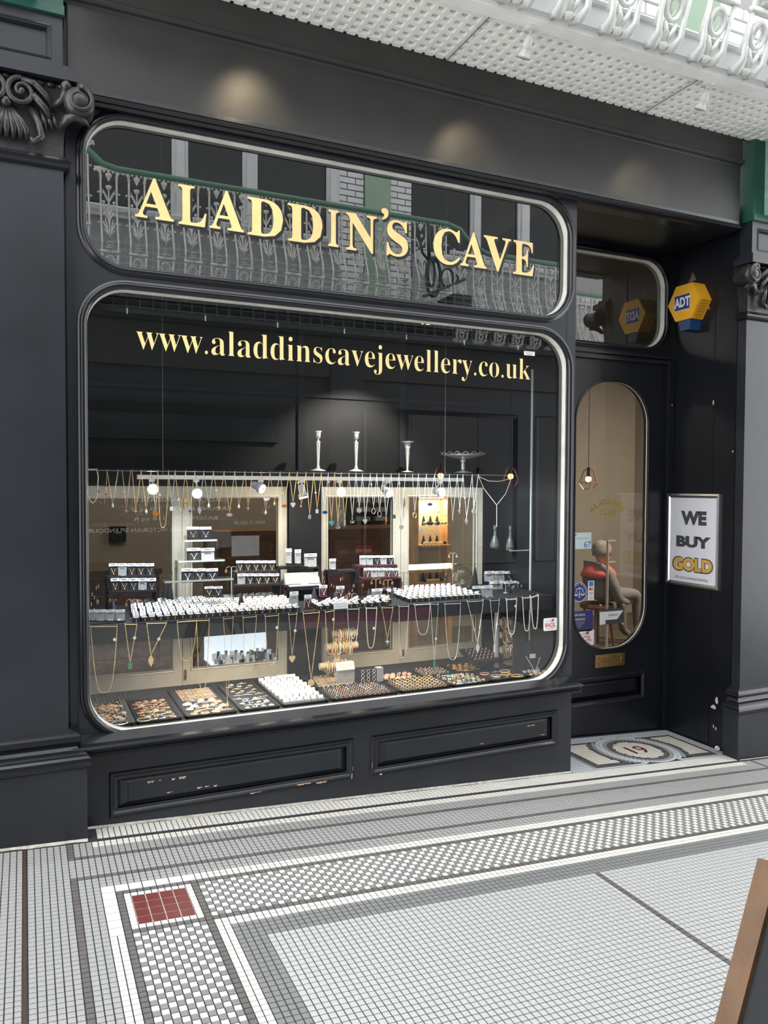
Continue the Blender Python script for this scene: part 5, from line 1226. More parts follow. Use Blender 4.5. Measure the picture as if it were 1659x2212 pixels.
for k, (x0, y0, x1, y1, bx_, by_, kd, met, pe, r_, nm) in enumerate(low):
    p0, p1, bt = at(x0, y0, LYn), at(x1, y1, LYn), at(bx_, by_, LYn)
    if p1.x > 2.73: p1.x = 2.73
    t = thing('necklace', '%s hanging from the shelf edge, %s from the left' % (nm, ords[k]), 'necklace', tuple((p0 + p1)/2), 'necklaces along the shelf edge'); o0 = (p0 + p1)/2
    pts = [p - o0 for p in chain(p0, p1, bt, 0, kd, 22)]
    b = MB()
    if pe == 'b': beads(b, pts, r_, r_*2.1); b.build('beads', met, t, True)
    else:
        rs = [r_*(1.25 if q % 2 else .8) for q in range(len(pts))]; b.tube(pts, rs, 5); b.build('chain', met, t)
    b = MB()
    if kd == 'u' or True: (beads(b, [p0 - o0, p1 - o0], r_*1.1, r_*2.6) if pe == 'b' else b.tube([p0 - o0, p1 - o0], r_, 5)); b.build('back_chain', met, t)
    b = MB(); b.box(p0.x - o0.x - .001, p0.x - o0.x + .001, 0, .012, -.001, .008); b.box(p1.x - o0.x - .001, p1.x - o0.x + .001, 0, .012, p1.z - o0.z, p1.z - o0.z + .008); b.build('pin', 'silver', t)
    if pe and pe != 'b': b = MB(); pend(b, tuple(bt - o0), pe[0], 1.5); b.build('pendant', pe[1], t)
    if k in (0, 1, 2, 4, 7, 8, 10, 12, 16, 19, 20):
        o = link('price_tag', tagmesh, t); o.location = tuple((p1 - o0).lerp(bt - o0, .2 + .5*((k*53) % 10)/10)); o.scale = (1.3, 1, 1.3)

# ---------------------------------------------------------------- boxes
ringbox = {}
for v_ in range(4):
    b = MB(); b.k = 0; b.box(-.0145, .0145, -.018, .018, 0, .020); b.k = 1
    tl = random.uniform(-.004, .004)
    b.hexa([(-.013, .008, .022), (.013, .008, .022), (.013, .0095, .022), (-.013, .0095, .022), (-.0132, .0135, .0345 + tl), (.0132, .0135, .0345 - tl), (.0132, .015, .0345 - tl), (-.0132, .015, .0345 + tl)])
    b.hexa([(-.012, -.015, .020), (.012, -.015, .020), (.012, -.003, .020), (-.012, -.003, .020), (-.011, -.014, .0225), (.011, -.014, .0225), (.011, -.004, .0225), (-.011, -.004, .0225)])
    b.k = 0; b.box(-.009, .009, -.0105, -.0085, .0225, .0228)
    b.k = 2; b.tube([(math.cos(k*PI/6)*.007, -.006, .0225 + math.sin(k*PI/6)*.007) for k in range(7)], .0014, 5); b.box(-.001, .001, -.0195, -.018, .004, .016)
    b.k = 3; b.box(-.009, .009, .0118, .0122, .026, .0275); b.ball((0, -.006, .031), .0026, 6, 4)
    ringbox[v_] = mesh_of(b, 'ring_box', ['velvet_black', 'card_white', 'gold' if v_ < 3 else 'silver', ('gem_blue', 'gem_red', 'card_ink', 'gem_white')[v_]])
def ringfield(x0, y0, nx_, ny_, dx, dy, label, group, skip=0.0, jit=.003):
    for r in range(ny_):
        for c_ in range(nx_):
            if random.random() < skip: continue
            o = link('ring_box', ringbox[random.randrange(4)]); o.location = (x0 + c_*dx + random.uniform(-jit, jit) + r*.006, y0 + r*dy + random.uniform(-jit, jit), SZ); o.rotation_euler = (0, 0, random.uniform(-.16, .16))
            tag(o, 'ring box, %s from left in %s row, %s' % (ords[c_], ('front', 'second', 'third', 'fourth', 'fifth', 'sixth', 'seventh', 'rear')[r], label), 'ring box', group)
ringfield(.452, .155, 23, 8, .0345, .066, 'left section of shelf', 'ring boxes on the left of the shelf', 0, .0015)
ringfield(1.335, .155, 11, 3, .040, .06, 'middle section of shelf', 'ring boxes in the middle of the shelf', .12)
ringfield(1.86, .20, 13, 6, .0355, .075, 'right section of shelf', 'ring boxes on the right of the shelf', 0, .0015)
# pendant / gift boxes (unit size 1 wide, 1.55 high; scaled)
def gift(kind):
    r = thing('gift_box', 'x', 'gift box')
    b = MB(); b.box(-.5, .5, -.62, .12, 0, .16); b.build('box_base', 'velvet_black' if kind != 'burg' else 'burgundy', r)
    b = MB(); b.hexa([(-.5, .10, .12), (.5, .10, .12), (.5, .20, .12), (-.5, .20, .12), (-.5, .22, 1.32), (.5, .22, 1.32), (.5, .32, 1.30), (-.5, .32, 1.30)]); b.build('lid', 'satin_grey' if kind in ('satin', 'burg') else 'velvet_black', r)
    b = MB(); b.hexa([(-.52, .10, 1.20), (.52, .10, 1.20), (.52, .12, 1.20), (-.52, .12, 1.20), (-.52, .16, 1.55), (.52, .16, 1.55), (.52, .18, 1.55), (-.52, .18, 1.55)]); cd_ = b.build('price_card', 'card_white', r)
    b = MB()
    for k, w_ in enumerate((.30, .22)): b.box(-w_, w_, .10 + .012*k, .108 + .012*k + .02, 1.42 - .10*k, 1.45 - .10*k)
    b.build('price_print', 'card_ink', cd_)
    if kind == 'satin':
        b = MB(); b.tube([(math.cos(a)*.26, .14, .86 + math.sin(a)*.16) for a in [k*PI/8 for k in range(9)]], .025, 4); b.build('lid_crest', 'card_ink', r)
        b = MB(); b.tube([(math.cos(2*PI*k/12)*.3, -.28 + .15*math.sin(2*PI*k/12), .22 + .05*math.sin(2*PI*k/12)) for k in range(12)], .035, 5, True); b.build('jewel', 'silver', r)
    else:
        b = MB(); b.hexa([(-.44, -.10, .16), (.44, -.10, .16), (.44, .06, .16), (-.44, .06, .16), (-.44, .06, 1.02), (.44, .06, 1.02), (.44, .12, 1.02), (-.44, .12, 1.02)]); b.build('velvet_pad', 'velvet_black' if kind != 'burg' else 'burgundy', r)
        b = MB(); b.tube([(-.26, .03, .98), (-.10, -.04, .62), (0, -.07, .42), (.10, -.04, .62), (.26, .03, .98)], .026, 4); b.build('chain', 'gold' if kind == 'gold' else 'silver', r)
        b = MB(); b.ball((0, -.09, .34), .085, 7, 5); b.build('pendant', 'gem_white' if kind != 'gold' else 'gold', r)
    return r
gproto = {k: gift(k) for k in ('gold', 'silver', 'satin', 'burg')}; gused = set()
def copy_tree(o, parent=None):
    c = o.copy(); COL.objects.link(c); c.parent = parent
    for ch in list(o.children): copy_tree(ch, c)
    return c
def put_gift(kind, pxc, py0, py1, wpx, Y, label, group=None):
    a = at(pxc, py1, Y); w = wpx*abs(at(pxc + 10, py1, Y).x - a.x)/10; h = at(pxc, py0, Y).z - a.z
    r = gproto[kind] if kind not in gused else copy_tree(gproto[kind]); gused.add(kind)
    r.location = (a.x, Y, a.z); r.scale = (w, w*.9, h/1.55); r['label'] = label
    if group: r['group'] = group
    return a, w, h
wb = []
def row(kinds, px0, px1, py0, py1, Y, stand, slope=0.0):
    n = len(kinds); d = (px1 - px0)/n
    for k, kd in enumerate(kinds):
        px = px0 + d*(k + .5); put_gift(kd, px, py0 + slope*k, py1 + slope*k, d*.92, Y, 'box with %s, %s on the %s' % ({'gold': 'gold pendant', 'silver': 'silver pendant', 'satin': 'grey satin lid', 'burg': 'burgundy pad'}[kd], ords[k], stand), 'price carded boxes on the ' + stand)
def stand(label, px0, px1, py, Y, m, depth=.10, zb=SZ):
    a = at(px0, py, Y - .05); c = at(px1, py, Y - .05); t = thing('display_stand', label, 'stand', ((a.x + c.x)/2, Y, zb)); w = c.x - a.x; h = a.z - zb
    b = MB(); b.box(-w/2, w/2, -depth/2, depth/2, h - .012, h); b.build('top_plate', m, t); 
    for s in (-1, 1): b = MB(); b.box(s*w/2 - .004, s*w/2 + .004, -depth/2, depth/2, 0, h - .012); b.build('side_plate', m, t)
    return t
def acrylic_stand(label, px0, px1, py, Y, depth=.10):
    t = stand(label, px0, px1, py, Y, 'acrylic', depth)
    for ch in list(t.children):
        if ch.name.startswith('top'):
            d = ch.data; xs = [v.co.x for v in d.vertices]; zs = [v.co.z for v in d.vertices]; b = MB(); b.box(min(xs), max(xs), -depth/2 - .001, -depth/2 + .001, min(zs) + .003, max(zs)); b.build('polished_edge', 'acrylic_edge', ch)
row(['gold', 'satin', 'gold', 'gold', 'silver'], 235, 334, 1217, 1246, .62, 'upper step of the far left stand'); stand('black stand under the upper row of boxes at the far left', 233, 336, 1247, .62, 'velvet_black')
row(['gold', 'gold', 'gold', 'satin', 'silver'], 239, 338, 1249, 1279, .54, 'lower step of the far left stand'); stand('black stand under the lower row of boxes at the far left', 237, 340, 1280, .54, 'velvet_black', .06)
row(['gold', 'silver'], 404, 458, 1138, 1165, .63, 'top of the clear stepped stand'); acrylic_stand('clear acrylic riser at the top of the stepped stand', 400, 470, 1167, .63, .08)
row(['silver', 'satin'], 404, 465, 1184, 1213, .53, 'second level of the clear stand'); acrylic_stand('clear acrylic riser below the top one', 385, 486, 1212, .53, .09)
row(['silver', 'silver', 'silver'], 392, 472, 1228, 1257, .43, 'third level of the clear stand'); acrylic_stand('wide clear acrylic riser at the foot of the stepped stand', 356, 505, 1256, .43, .09)
row(['gold', 'silver'], 442, 482, 1267, 1289, .36, 'foot of the clear stand'); 
row(['gold', 'gold', 'gold', 'gold', 'gold'], 510, 596, 1211, 1236, .62, 'upper step left of the black post'); stand('dark ribbed stand under the upper boxes left of the black post', 506, 600, 1236, .62, 'tray_rib')
row(['satin', 'gold', 'gold', 'gold', 'gold'], 513, 604, 1239, 1265, .54, 'lower step left of the black post'); stand('dark ribbed stand under the lower boxes left of the black post', 506, 608, 1265, .54, 'tray_rib', .08)
row(['satin', 'satin', 'silver', 'satin', 'silver'], 777, 852, 1200, 1222, .62, 'upper burgundy step'); stand('burgundy stand under the upper boxes by the bolt', 775, 858, 1223, .62, 'burgundy')
row(['burg', 'satin', 'satin', 'burg', 'burg'], 786, 862, 1227, 1250, .54, 'lower burgundy step'); stand('burgundy stand under the lower boxes by the bolt', 784, 868, 1250, .54, 'burgundy', .08)
row(['satin', 'satin', 'silver', 'satin', 'satin'], 1048, 1158, 1234, 1258, .56, 'rear row at the right end')
row(['satin', 'silver', 'satin'], 1060, 1148, 1256, 1278, .46, 'middle row at the right end')
put_gift('silver', 1031, 1266, 1293, 18, .22, 'open box with silver pendant and card near the right front of the shelf'); put_gift('satin', 1054, 1265, 1292, 23, .22, 'large satin lined box with curved bangle near the right front of the shelf')
put_gift('satin', 636, 1278, 1315, 18, .20, 'tall narrow white lined box in front of the black post'); put_gift('burg', 666, 1285, 1315, 15, .20, 'burgundy earring box with white card right of the narrow box')
put_gift('burg', 699, 1264, 1290, 17, .42, 'burgundy pendant box in front of the lattice stand, left one'); put_gift('burg', 736, 1266, 1292, 17, .40, 'burgundy pendant box in front of the lattice stand, right one')
put_gift('satin', 816, 1272, 1298, 22, .34, 'white topped box beside the burgundy cones'); 
for k, (px, w_) in enumerate(((200, 14), (217, 21), (238, 21), (260, 21))): put_gift('satin', px, 1317, 1342, w_*.95, .17, 'open white lined box with handwritten card at the left front, %s from the left' % ords[k], 'hand written card boxes at the left front')
# watch boxes before the post
for px, py0, py1, w_, lb in ((624, 1185, 1220, 13, 'tall slim watch box with price card, left of two'), (644, 1187, 1220, 13, 'tall slim watch box with price card, right of two'), (672, 1196, 1226, 26, 'open watch box with grey padded lid and white watch'), (719, 1207, 1232, 14, 'small white lined watch box right of the black post')):
    put_gift('satin', px, py0, py1, w_, .58, lb)
a = at(617, 1240, .52); c = at(692, 1262, .52); t = thing('presentation_case', 'long grey lined presentation case under the watch boxes', 'case', ((a.x + c.x)/2, .52, c.z)); w = c.x - a.x; h = a.z - c.z
b = MB(); b.box(-w/2, w/2, -.05, .03, -.02, 0); b.build('case_base', 'velvet_black', t); b = MB(); b.hexa([(-w/2, .0, 0), (w/2, .0, 0), (w/2, .03, 0), (-w/2, .03, 0), (-w/2, .03, h), (w/2, .03, h), (w/2, .045, h), (-w/2, .045, h)]); b.build('case_lid', 'satin_grey', t)
b = MB(); b.box(-w*.45, w*.45, -.045, -.005, 0, .006); b.build('satin_pad', 'card_white', t); b = MB(); b.box(-.02, .02, -.03, -.028, .002, .022); b.build('price_card', 'card_white', t)
stand('dark burgundy block under the presentation case', 612, 702, 1264, .56, 'burgundy', .12)
t = stand('dark velvet riser under the watch boxes', 606, 690, 1226, .62, 'velvet_black', .08)
stand('small dark riser under the small watch box and silver trinkets', 712, 772, 1234, .60, 'velvet_black', .08)
# lattice earring stands
def lattice(px0, px1, py0, py1, Y, label, m='burgundy'):
    a = at(px0, py0, Y); c = at(px1, py1, Y); t = thing('lattice_stand', label, 'earring stand', ((a.x + c.x)/2, Y, SZ)); w = c.x - a.x; h = a.z - SZ; n = max(4, int(w/.012)); k_ = max(4, int(h/.012))
    b = MB()
    for i in range(n + 1): x = -w/2 + w*i/n; b.box(x - .0016, x + .0016, -.001, .001, 0, h)
    for i in range(k_ + 1): z = h*i/k_; b.box(-w/2, w/2, -.001, .001, max(0, z - .0016), z + .0016)
    o = b.build('lattice', m, t); o['kind'] = 'stuff'
    b = MB(); b.box(-w/2, w/2, .001, .04, 0, .006); b.build('foot', m, t); b = MB()
    for q in range(5):
        x = random.uniform(-w*.4, w*.4); z = random.uniform(h*.3, h*.9); b.tube([(x, -.004, z), (x + .002, -.006, z - .006), (x, -.005, z - .012)], .0010, 4); b.ball((x, -.005, z - .014), .0026, 6, 4)
    b.build('hanging_earrings', 'gold', t)
lattice(193, 218, 1253, 1300, .42, 'black lattice earring stand at the far left', 'velvet_black'); lattice(190, 206, 1296, 1335, .26, 'small black lattice stand at the front left corner', 'velvet_black'); lattice(710, 743, 1240, 1280, .50, 'tall brown lattice earring stand in the middle'); lattice(744, 762, 1266, 1292, .44, 'short brown lattice stand right of the tall one')
lattice(688, 702, 1235, 1262, .54, 'narrow burgundy lattice beside the presentation case'); lattice(858, 872, 1258, 1276, .56, 'little burgundy lattice below the bolt')
# cones and earring trees
def cone(px, py0, py1, Y, m, label):
    c = at(px, py1, Y); h = at(px, py0, Y).z - SZ; t = thing('earring_cone', label, 'cone', (c.x, Y, SZ)); b = MB(); b.lathe([(min(.022, h*.30), 0), (min(.022, h*.30), .003), (.005, h*.92), (.001, h)], (0, 0, 0), 12); b.build('cone', m, t, True)
    b = MB(); b.tube([(-.001, 0, h), (.003, 0, h + .010), (.012, 0, h + .010), (.014, 0, h)], .0010, 5); b.build('hook', 'velvet_black', t); b = MB(); b.ball((.014, 0, h - .006), .003, 6, 4); b.tube([(.014, 0, h), (.014, 0, h - .004)], .0006, 4); b.build('earring', 'silver', t)
for args in ((367, 1240, 1258, .60, 'display_cone', 'navy velvet cone left of the clear stepped stand'), (244, 1294, 1312, .35, 'display_cone', 'navy velvet cone behind the handwritten cards'), (521, 1283, 1300, .33, 'velvet_black', 'small black cone at the back of the dense ring boxes'), (679, 1268, 1290, .46, 'display_cone', 'tall plum cone right of the black post'), (724, 1278, 1294, .36, 'display_cone', 'small plum cone in front of the lattice stand'),
             (797, 1272, 1290, .40, 'display_cone', 'plum cone among hoop earrings'), (848, 1270, 1287, .42, 'display_cone', 'plum cone at the left edge of the right ring rows'), (879, 1282, 1296, .30, 'velvet_black', 'black cone in front of the right ring rows'), (1026, 1222, 1248, .62, 'velvet_black', 'black cone with long earring beside the cream stile'), (1101, 1266, 1286, .30, 'velvet_black', 'black cone on the round glass block at the right')): cone(*args)
def tree(px, py0, py1, Y, label, m='velvet_black', n=6):
    c = at(px, py1, Y); h = max(.03, at(px, py0, Y).z - SZ); t = thing('earring_tree', label, 'earring stand', (c.x, Y, SZ)); b = MB(); b.tube([(0, 0, 0), (0, 0, h)], .0016, 6); b.lathe([(.014, 0), (.014, .003), (.004, .005)], (0, 0, 0), 10)
    for s in (-1, 1): b.tube([(0, 0, h), (s*.012, 0, h + .006), (s*.024, 0, h + .001), (s*.027, 0, h - .006)], .0012, 5)
    b.build('stand', m, t); b = MB()
    for s in (-1, 1):
        b.tube([(s*.027, 0, h - .006), (s*.027, 0, h - .012)], .0007, 4); b.tube([(s*.027 + math.cos(2*PI*k/10)*.005, 0, h - .018 + math.sin(2*PI*k/10)*.006) for k in range(10)], .0010, 4, True)
    b.build('hoop_pair', 'gold', t)
for args in ((286, 1297, 1320, .24, 'thin black tree of pink hoops in front of the left ring boxes', 'gem_pink'), (224, 1290, 1318, .30, 'black tree of beaded earrings at the far left'), (405, 1240, 1258, .50, 'silver T stand at the left of the third level', 'silver'), (500, 1226, 1290, .40, 'silver T stand with drop earrings right of the clear stand', 'silver'), (625, 1282, 1310, .26, 'black tree with green stone earrings beside the black post'), (774, 1258, 1292, .36, 'black tree with pearl earrings in front of the burgundy steps'),
             (760, 1284, 1305, .20, 'curved silver wire earring holder at the shelf front', 'silver'), (872, 1238, 1285, .40, 'forked black earring tree below the bolt'), (978, 1196, 1250, .62, 'tall silver T stand seen before the right sash', 'silver'), (958, 1214, 1262, .56, 'black headed earring tree before the lit cabinet'), (1076, 1250, 1284, .36, 'black tree of silver hoops at the right end'), (1092, 1256, 1288, .30, 'silver tree of drops at the right end', 'silver'), (1118, 1260, 1288, .32, 'black tree right of the black cone'), (812, 1252, 1276, .48, 'row of hoop earrings on a gold bar under the burgundy step', 'gold'), (838, 1254, 1278, .46, 'second gold hoop bar nearer the bolt', 'gold')): tree(*args)
a = at(721, 1302, .135); c = at(752, 1315, .135); t = thing('notice_card', 'small white notice card standing at the front edge of the shelf', 'card'); b = MB(); b.box(a.x, c.x, .135, .137, SZ, a.z); cdn = b.build('card', 'card_white', t); w = c.x - a.x
text_obj('notice_text', 'FRONT & EVERLASTING', (a.x + w*.12, c.x - w*.12, SZ + .022, SZ + .026), on_y(.1345), 'card_ink', cdn); text_obj('notice_text', 'The collection for sale', (a.x + w*.12, c.x - w*.12, SZ + .010, SZ + .015), on_y(.1345), 'card_ink', cdn)
# glass dome over the right sash
q = at(988, 1250, .60); t = thing('glass_dome', 'clear glass dome in front of the right end sash', 'dome', (q.x, .58, SZ)); b = MB(); b.lathe([(.085, 0), (.085, .06), (.078, .10), (.055, .135), (.02, .152), (.001, .154)], (0, 0, 0), 24); b.build('dome', 'acrylic', t, True); b = MB(); b.lathe([(.088, 0), (.088, .006), (.084, .008)], (0, 0, 0), 24); b.build('dome_base', 'velvet_black', t)

# ================================================================ TRAYS ON THE DISPLAY FLOOR
PZ = .528
def tray(x0, x1, y0, y1, label, m='tray_grey', ribs=True):
    t = thing('jewellery_tray', label, 'tray', ((x0 + x1)/2, (y0 + y1)/2, PZ)); w = x1 - x0; d = y1 - y0
    b = MB(); b.box(-w/2, w/2, -d/2, d/2, 0, .008); b.build('tray_base', m, t)
    b = MB(); e = .006
    for a in ((-w/2, -w/2 + e, -d/2, d/2), (w/2 - e, w/2, -d/2, d/2), (-w/2, w/2, -d/2, -d/2 + e), (-w/2, w/2, d/2 - e, d/2)): b.box(*a, 0, .015)
    b.build('tray_rim', 'velvet_black', t)
    if ribs:
        b = MB(); n = int(w/.012)
        for k in range(1, n): b.box(-w/2 + k*w/n - .0018, -w/2 + k*w/n + .0018, -d/2 + e, d/2 - e, .008, .0112)
        o = b.build('tray_rib', 'tray_rib', t); o['kind'] = 'stuff'
    return t
def small(kind, m1, m2):
    b = MB(); b.k = 0
    if kind == 'ring':
        b.tube([(math.cos(2*PI*k/10)*.0085, 0, .006 + math.sin(2*PI*k/10)*.0085) for k in range(10)], .0014, 4, True); b.k = 1; b.ball((0, 0, .0155), .0038, 6, 4, 1.2, 1, .7)
    elif kind == 'brooch':
        b.lathe([(.014, 0), (.014, .003), (.010, .005)], (0, 0, 0), 12, 'z', 1.25, .85); b.k = 1
        for k in range(7): b.ball((math.cos(2*PI*k/7)*.010*1.2, math.sin(2*PI*k/7)*.010*.85, .005), .0026, 5, 3)
        b.ball((0, 0, .006), .005, 6, 4)
    elif kind == 'flower':
        for k in range(6): b.ball((math.cos(PI*k/3)*.008, math.sin(PI*k/3)*.008, .003), .0052, 6, 3, 1, 1, .5)
        b.k = 1; b.ball((0, 0, .005), .004, 6, 4)
    elif kind == 'bracelet':
        b.tube([(-.085 + .17*k/16, .003*math.sin(k*1.3), .003) for k in range(17)], [.0022 if k % 2 else .0034 for k in range(17)], 5); b.k = 1
        for k in range(6): b.ball((-.07 + .028*k, .002, .0055), .0026, 5, 3)
    elif kind == 'bangle':
        b.tube([(math.cos(2*PI*k/20)*.032, math.sin(2*PI*k/20)*.028, .004) for k in range(20)], .0030, 5, True); b.k = 1; b.ball((0, -.028, .007), .004, 6, 4)
    elif kind == 'earrings':
        for s in (-1, 1): b.ball((s*.006, 0, .004), .0042, 6, 4); b.k = 1; b.ball((s*.006, -.008, .004), .0032, 6, 4, 1, 1.4, .8); b.k = 0
    elif kind == 'bar': b.tube([(-.024, -.002, .004), (0, .001, .005), (.024, .004, .004)], [.0012, .0030, .0012], 5); b.k = 1; b.ball((0, .001, .008), .0034, 6, 4)
    elif kind == 'pad':
        b.box(-.017, .017, -.014, .014, 0, .012); b.k = 1; b.hexa([(-.016, .002, .012), (.016, .002, .012), (.016, .013, .012), (-.016, .013, .012), (-.016, .009, .026), (.016, .009, .026), (.016, .014, .026), (-.016, .014, .026)])
        b.tube([(math.cos(k*PI/6)*.008, -.006, .012 + math.sin(k*PI/6)*.008) for k in range(7)], .0016, 4)
    return mesh_of(b, kind, [m1, m2])
_sm = {}
def smk(kind, a, c):
    if (kind, a, c) not in _sm: _sm[(kind, a, c)] = small(kind, a, c)
    return _sm[(kind, a, c)]
nmk = {'ring': 'ring', 'brooch': 'brooch', 'flower': 'flower_brooch', 'bracelet': 'bracelet', 'bangle': 'bangle', 'earrings': 'stud_earrings', 'bar': 'bar_brooch', 'pad': 'carded_ring_pad'}
def scatter(kinds, mats1, mats2, x0, x1, y0, y1, dx, dy, where, jit=.2, rot=.5, skew=0.0, z=PZ + .0115, sc_=1.0):
    y = y0 + dy/2; r = 0
    while y < y1 - dy*.2:
        x = x0 + dx/2 + (dx*.5 if (r % 2 and jit) else 0)
        while x < x1 - dx*.3:
            kd = random.choice(kinds); a = random.choice(mats1); c = random.choice(mats2)
            o = link(nmk[kd], smk(kd, a, c)); o.location = (x + random.uniform(-1, 1)*dx*jit*.5, y + random.uniform(-1, 1)*dy*jit*.5, z)
            o.rotation_euler = (0, 0, skew + random.uniform(-rot, rot)); s_ = random.uniform(.85, 1.1)*sc_; o.scale = (s_, s_, s_)
            tag(o, '%s %s %s' % ({'silver': 'silver', 'gold': 'gold', 'rose_gold': 'rose gold', 'velvet_black': 'black', 'pearl': 'pearl', 'satin_grey': 'grey'}.get(a, 'coloured'), nmk[kd].replace('_', ' '), where if jit else where + ', %s row, %s along' % (ords[r], ords[int((x - x0)/dx)])), nmk[kd].replace('_', ' ').split()[-1], nmk[kd].replace('_', ' ') + ' group ' + where)
            x += dx
        y += dy; r += 1
G = ['gold', 'rose_gold']; S = ['silver', 'gold']; GEM = ['gem_amber', 'gem_red', 'gem_white', 'gem_teal', 'gem_pink', 'gem_blue', 'gem_green']
tray(.245, .425, .085, .47, 'dark tray of gold pieces in the front left corner'); scatter(['flower', 'brooch', 'ring'], G, ['gem_amber', 'gem_white', 'gold'], .255, .415, .16, .46, .030, .032, 'in the front left corner tray'); scatter(['bangle'], ['silver'], ['gem_red'], .27, .42, .09, .16, .07, .06, 'at the front of the corner tray')
tray(.450, .640, .085, .47, 'dark tray with tangled gold and gem brooches'); scatter(['flower', 'brooch', 'bar'], G, ['gem_amber', 'gem_white', 'gem_red'], .46, .63, .23, .46, .036, .036, 'in the second tray from the left'); scatter(['brooch', 'flower', 'bangle'], S, GEM, .46, .63, .10, .22, .042, .04, 'at the front of the second tray')
tray(.665, .895, .085, .62, 'dark tray with bracelets at the back and silver ovals in front'); 
for k in range(8): 
    o = link('bracelet', smk('bracelet', ('gold', 'rose_gold', 'silver')[k % 3], GEM[k % 5])); o.location = (.78, .37 + .027*k, PZ + .0115); tag(o, 'thin %s bracelet laid across the third tray, %s from the front' % (('gold', 'rose gold', 'silver')[k % 3], ords[k]), 'bracelet', 'bracelets in the third tray')
scatter(['brooch', 'brooch', 'bar'], ['silver', 'gold', 'pearl'], ['silver', 'gem_amber', 'gem_white'], .68, .885, .10, .34, .050, .042, 'in the front of the third tray', sc_=1.25)
tray(.920, 1.105, .085, .60, 'dark tray with flower brooches fourth from the left'); scatter(['bar', 'flower'], ['gold', 'silver'], ['gem_green', 'gem_white', 'gold'], .935, 1.095, .32, .58, .055, .045, 'at the back of the fourth tray'); scatter(['flower', 'flower', 'bar'], ['silver'], ['gem_white', 'silver', 'gem_blue'], .935, 1.095, .10, .31, .040, .038, 'in the front of the fourth tray', sc_=1.2)
tray(1.130, 1.355, .085, .62, 'dark tray with eight rows of white carded rings'); scatter(['pad'], ['satin_grey'], ['card_white'], 1.135, 1.35, .09, .61, .0355, .064, 'in the carded tray', 0, .04, sc_=.98)
tray(1.385, 1.665, .33, .60, 'dark tray with layered gold bracelets right of the black post')
for k in range(11):
    o = link('bracelet', smk('bracelet', ('gold', 'silver', 'rose_gold')[k % 3], GEM[(k*3) % 7])); o.location = (1.50 + .004*k, .350 + .021*k, PZ + .0115); o.scale = (1.15, 1, 1); tag(o, '%s bracelet in the layered tray, %s from the front' % (('gold', 'silver', 'rose gold')[k % 3], ords[k]), 'bracelet', 'bracelets in the layered tray')
tray(1.385, 1.735, .085, .315, 'dark tray of rings set in slanting rows at the window centre'); scatter(['ring'], ['gold', 'rose_gold', 'silver'], ['gem_blue', 'gem_pink', 'gem_white', 'gem_red'], 1.395, 1.73, .095, .31, .0262, .0262, 'in the slanting rows tray', 0, .15, .5)
tray(1.765, 2.045, .085, .305, 'dark tray of gold rings right of the centre'); scatter(['ring'], ['gold'], ['gem_white', 'gold', 'gem_amber'], 1.775, 2.04, .095, .30, .030, .030, 'in the gold ring tray', 0, .3, -.4)
tray(1.765, 2.00, .33, .47, 'dark tray of copper coloured earrings behind the gold rings'); scatter(['earrings', 'brooch'], ['rose_gold'], ['gem_pink', 'gem_amber', 'rose_gold'], 1.775, 1.99, .335, .465, .036, .032, 'in the copper earring tray')
tray(2.02, 2.22, .33, .50, 'black oval pad of pink gold rings', 'velvet_black', False); scatter(['ring'], ['rose_gold'], ['gem_pink', 'gem_white'], 2.03, 2.21, .335, .49, .028, .030, 'on the black oval pad', 0, .3, .5, PZ + .009)
tray(2.07, 2.30, .085, .305, 'dark tray of turquoise and coral pieces'); scatter(['earrings', 'flower', 'brooch', 'ring'], ['silver', 'gold', 'pearl'], ['gem_teal', 'gem_teal', 'gem_pink', 'gem_red', 'gem_green'], 2.075, 2.295, .09, .30, .030, .030, 'in the turquoise tray')
tray(2.245, 2.42, .33, .55, 'dark tray of gold brooches by the bracelet stand'); scatter(['bar', 'brooch', 'flower'], ['gold'], ['gold', 'gem_amber'], 2.25, 2.415, .335, .54, .040, .036, 'in the gold brooch tray')
tray(2.325, 2.54, .085, .305, 'dark tray of open bangles at the right'); scatter(['bangle', 'bar'], ['gold', 'silver', 'rose_gold'], ['gem_pink', 'gold'], 2.33, 2.535, .09, .30, .068, .062, 'in the bangle tray')
tray(2.565, 2.73, .085, .30, 'dark tray of crystal clusters in the right corner'); scatter(['flower', 'brooch', 'earrings'], ['silver', 'gold'], ['gem_white', 'gem_amber', 'gem_white'], 2.57, 2.725, .09, .295, .032, .032, 'in the right corner tray')
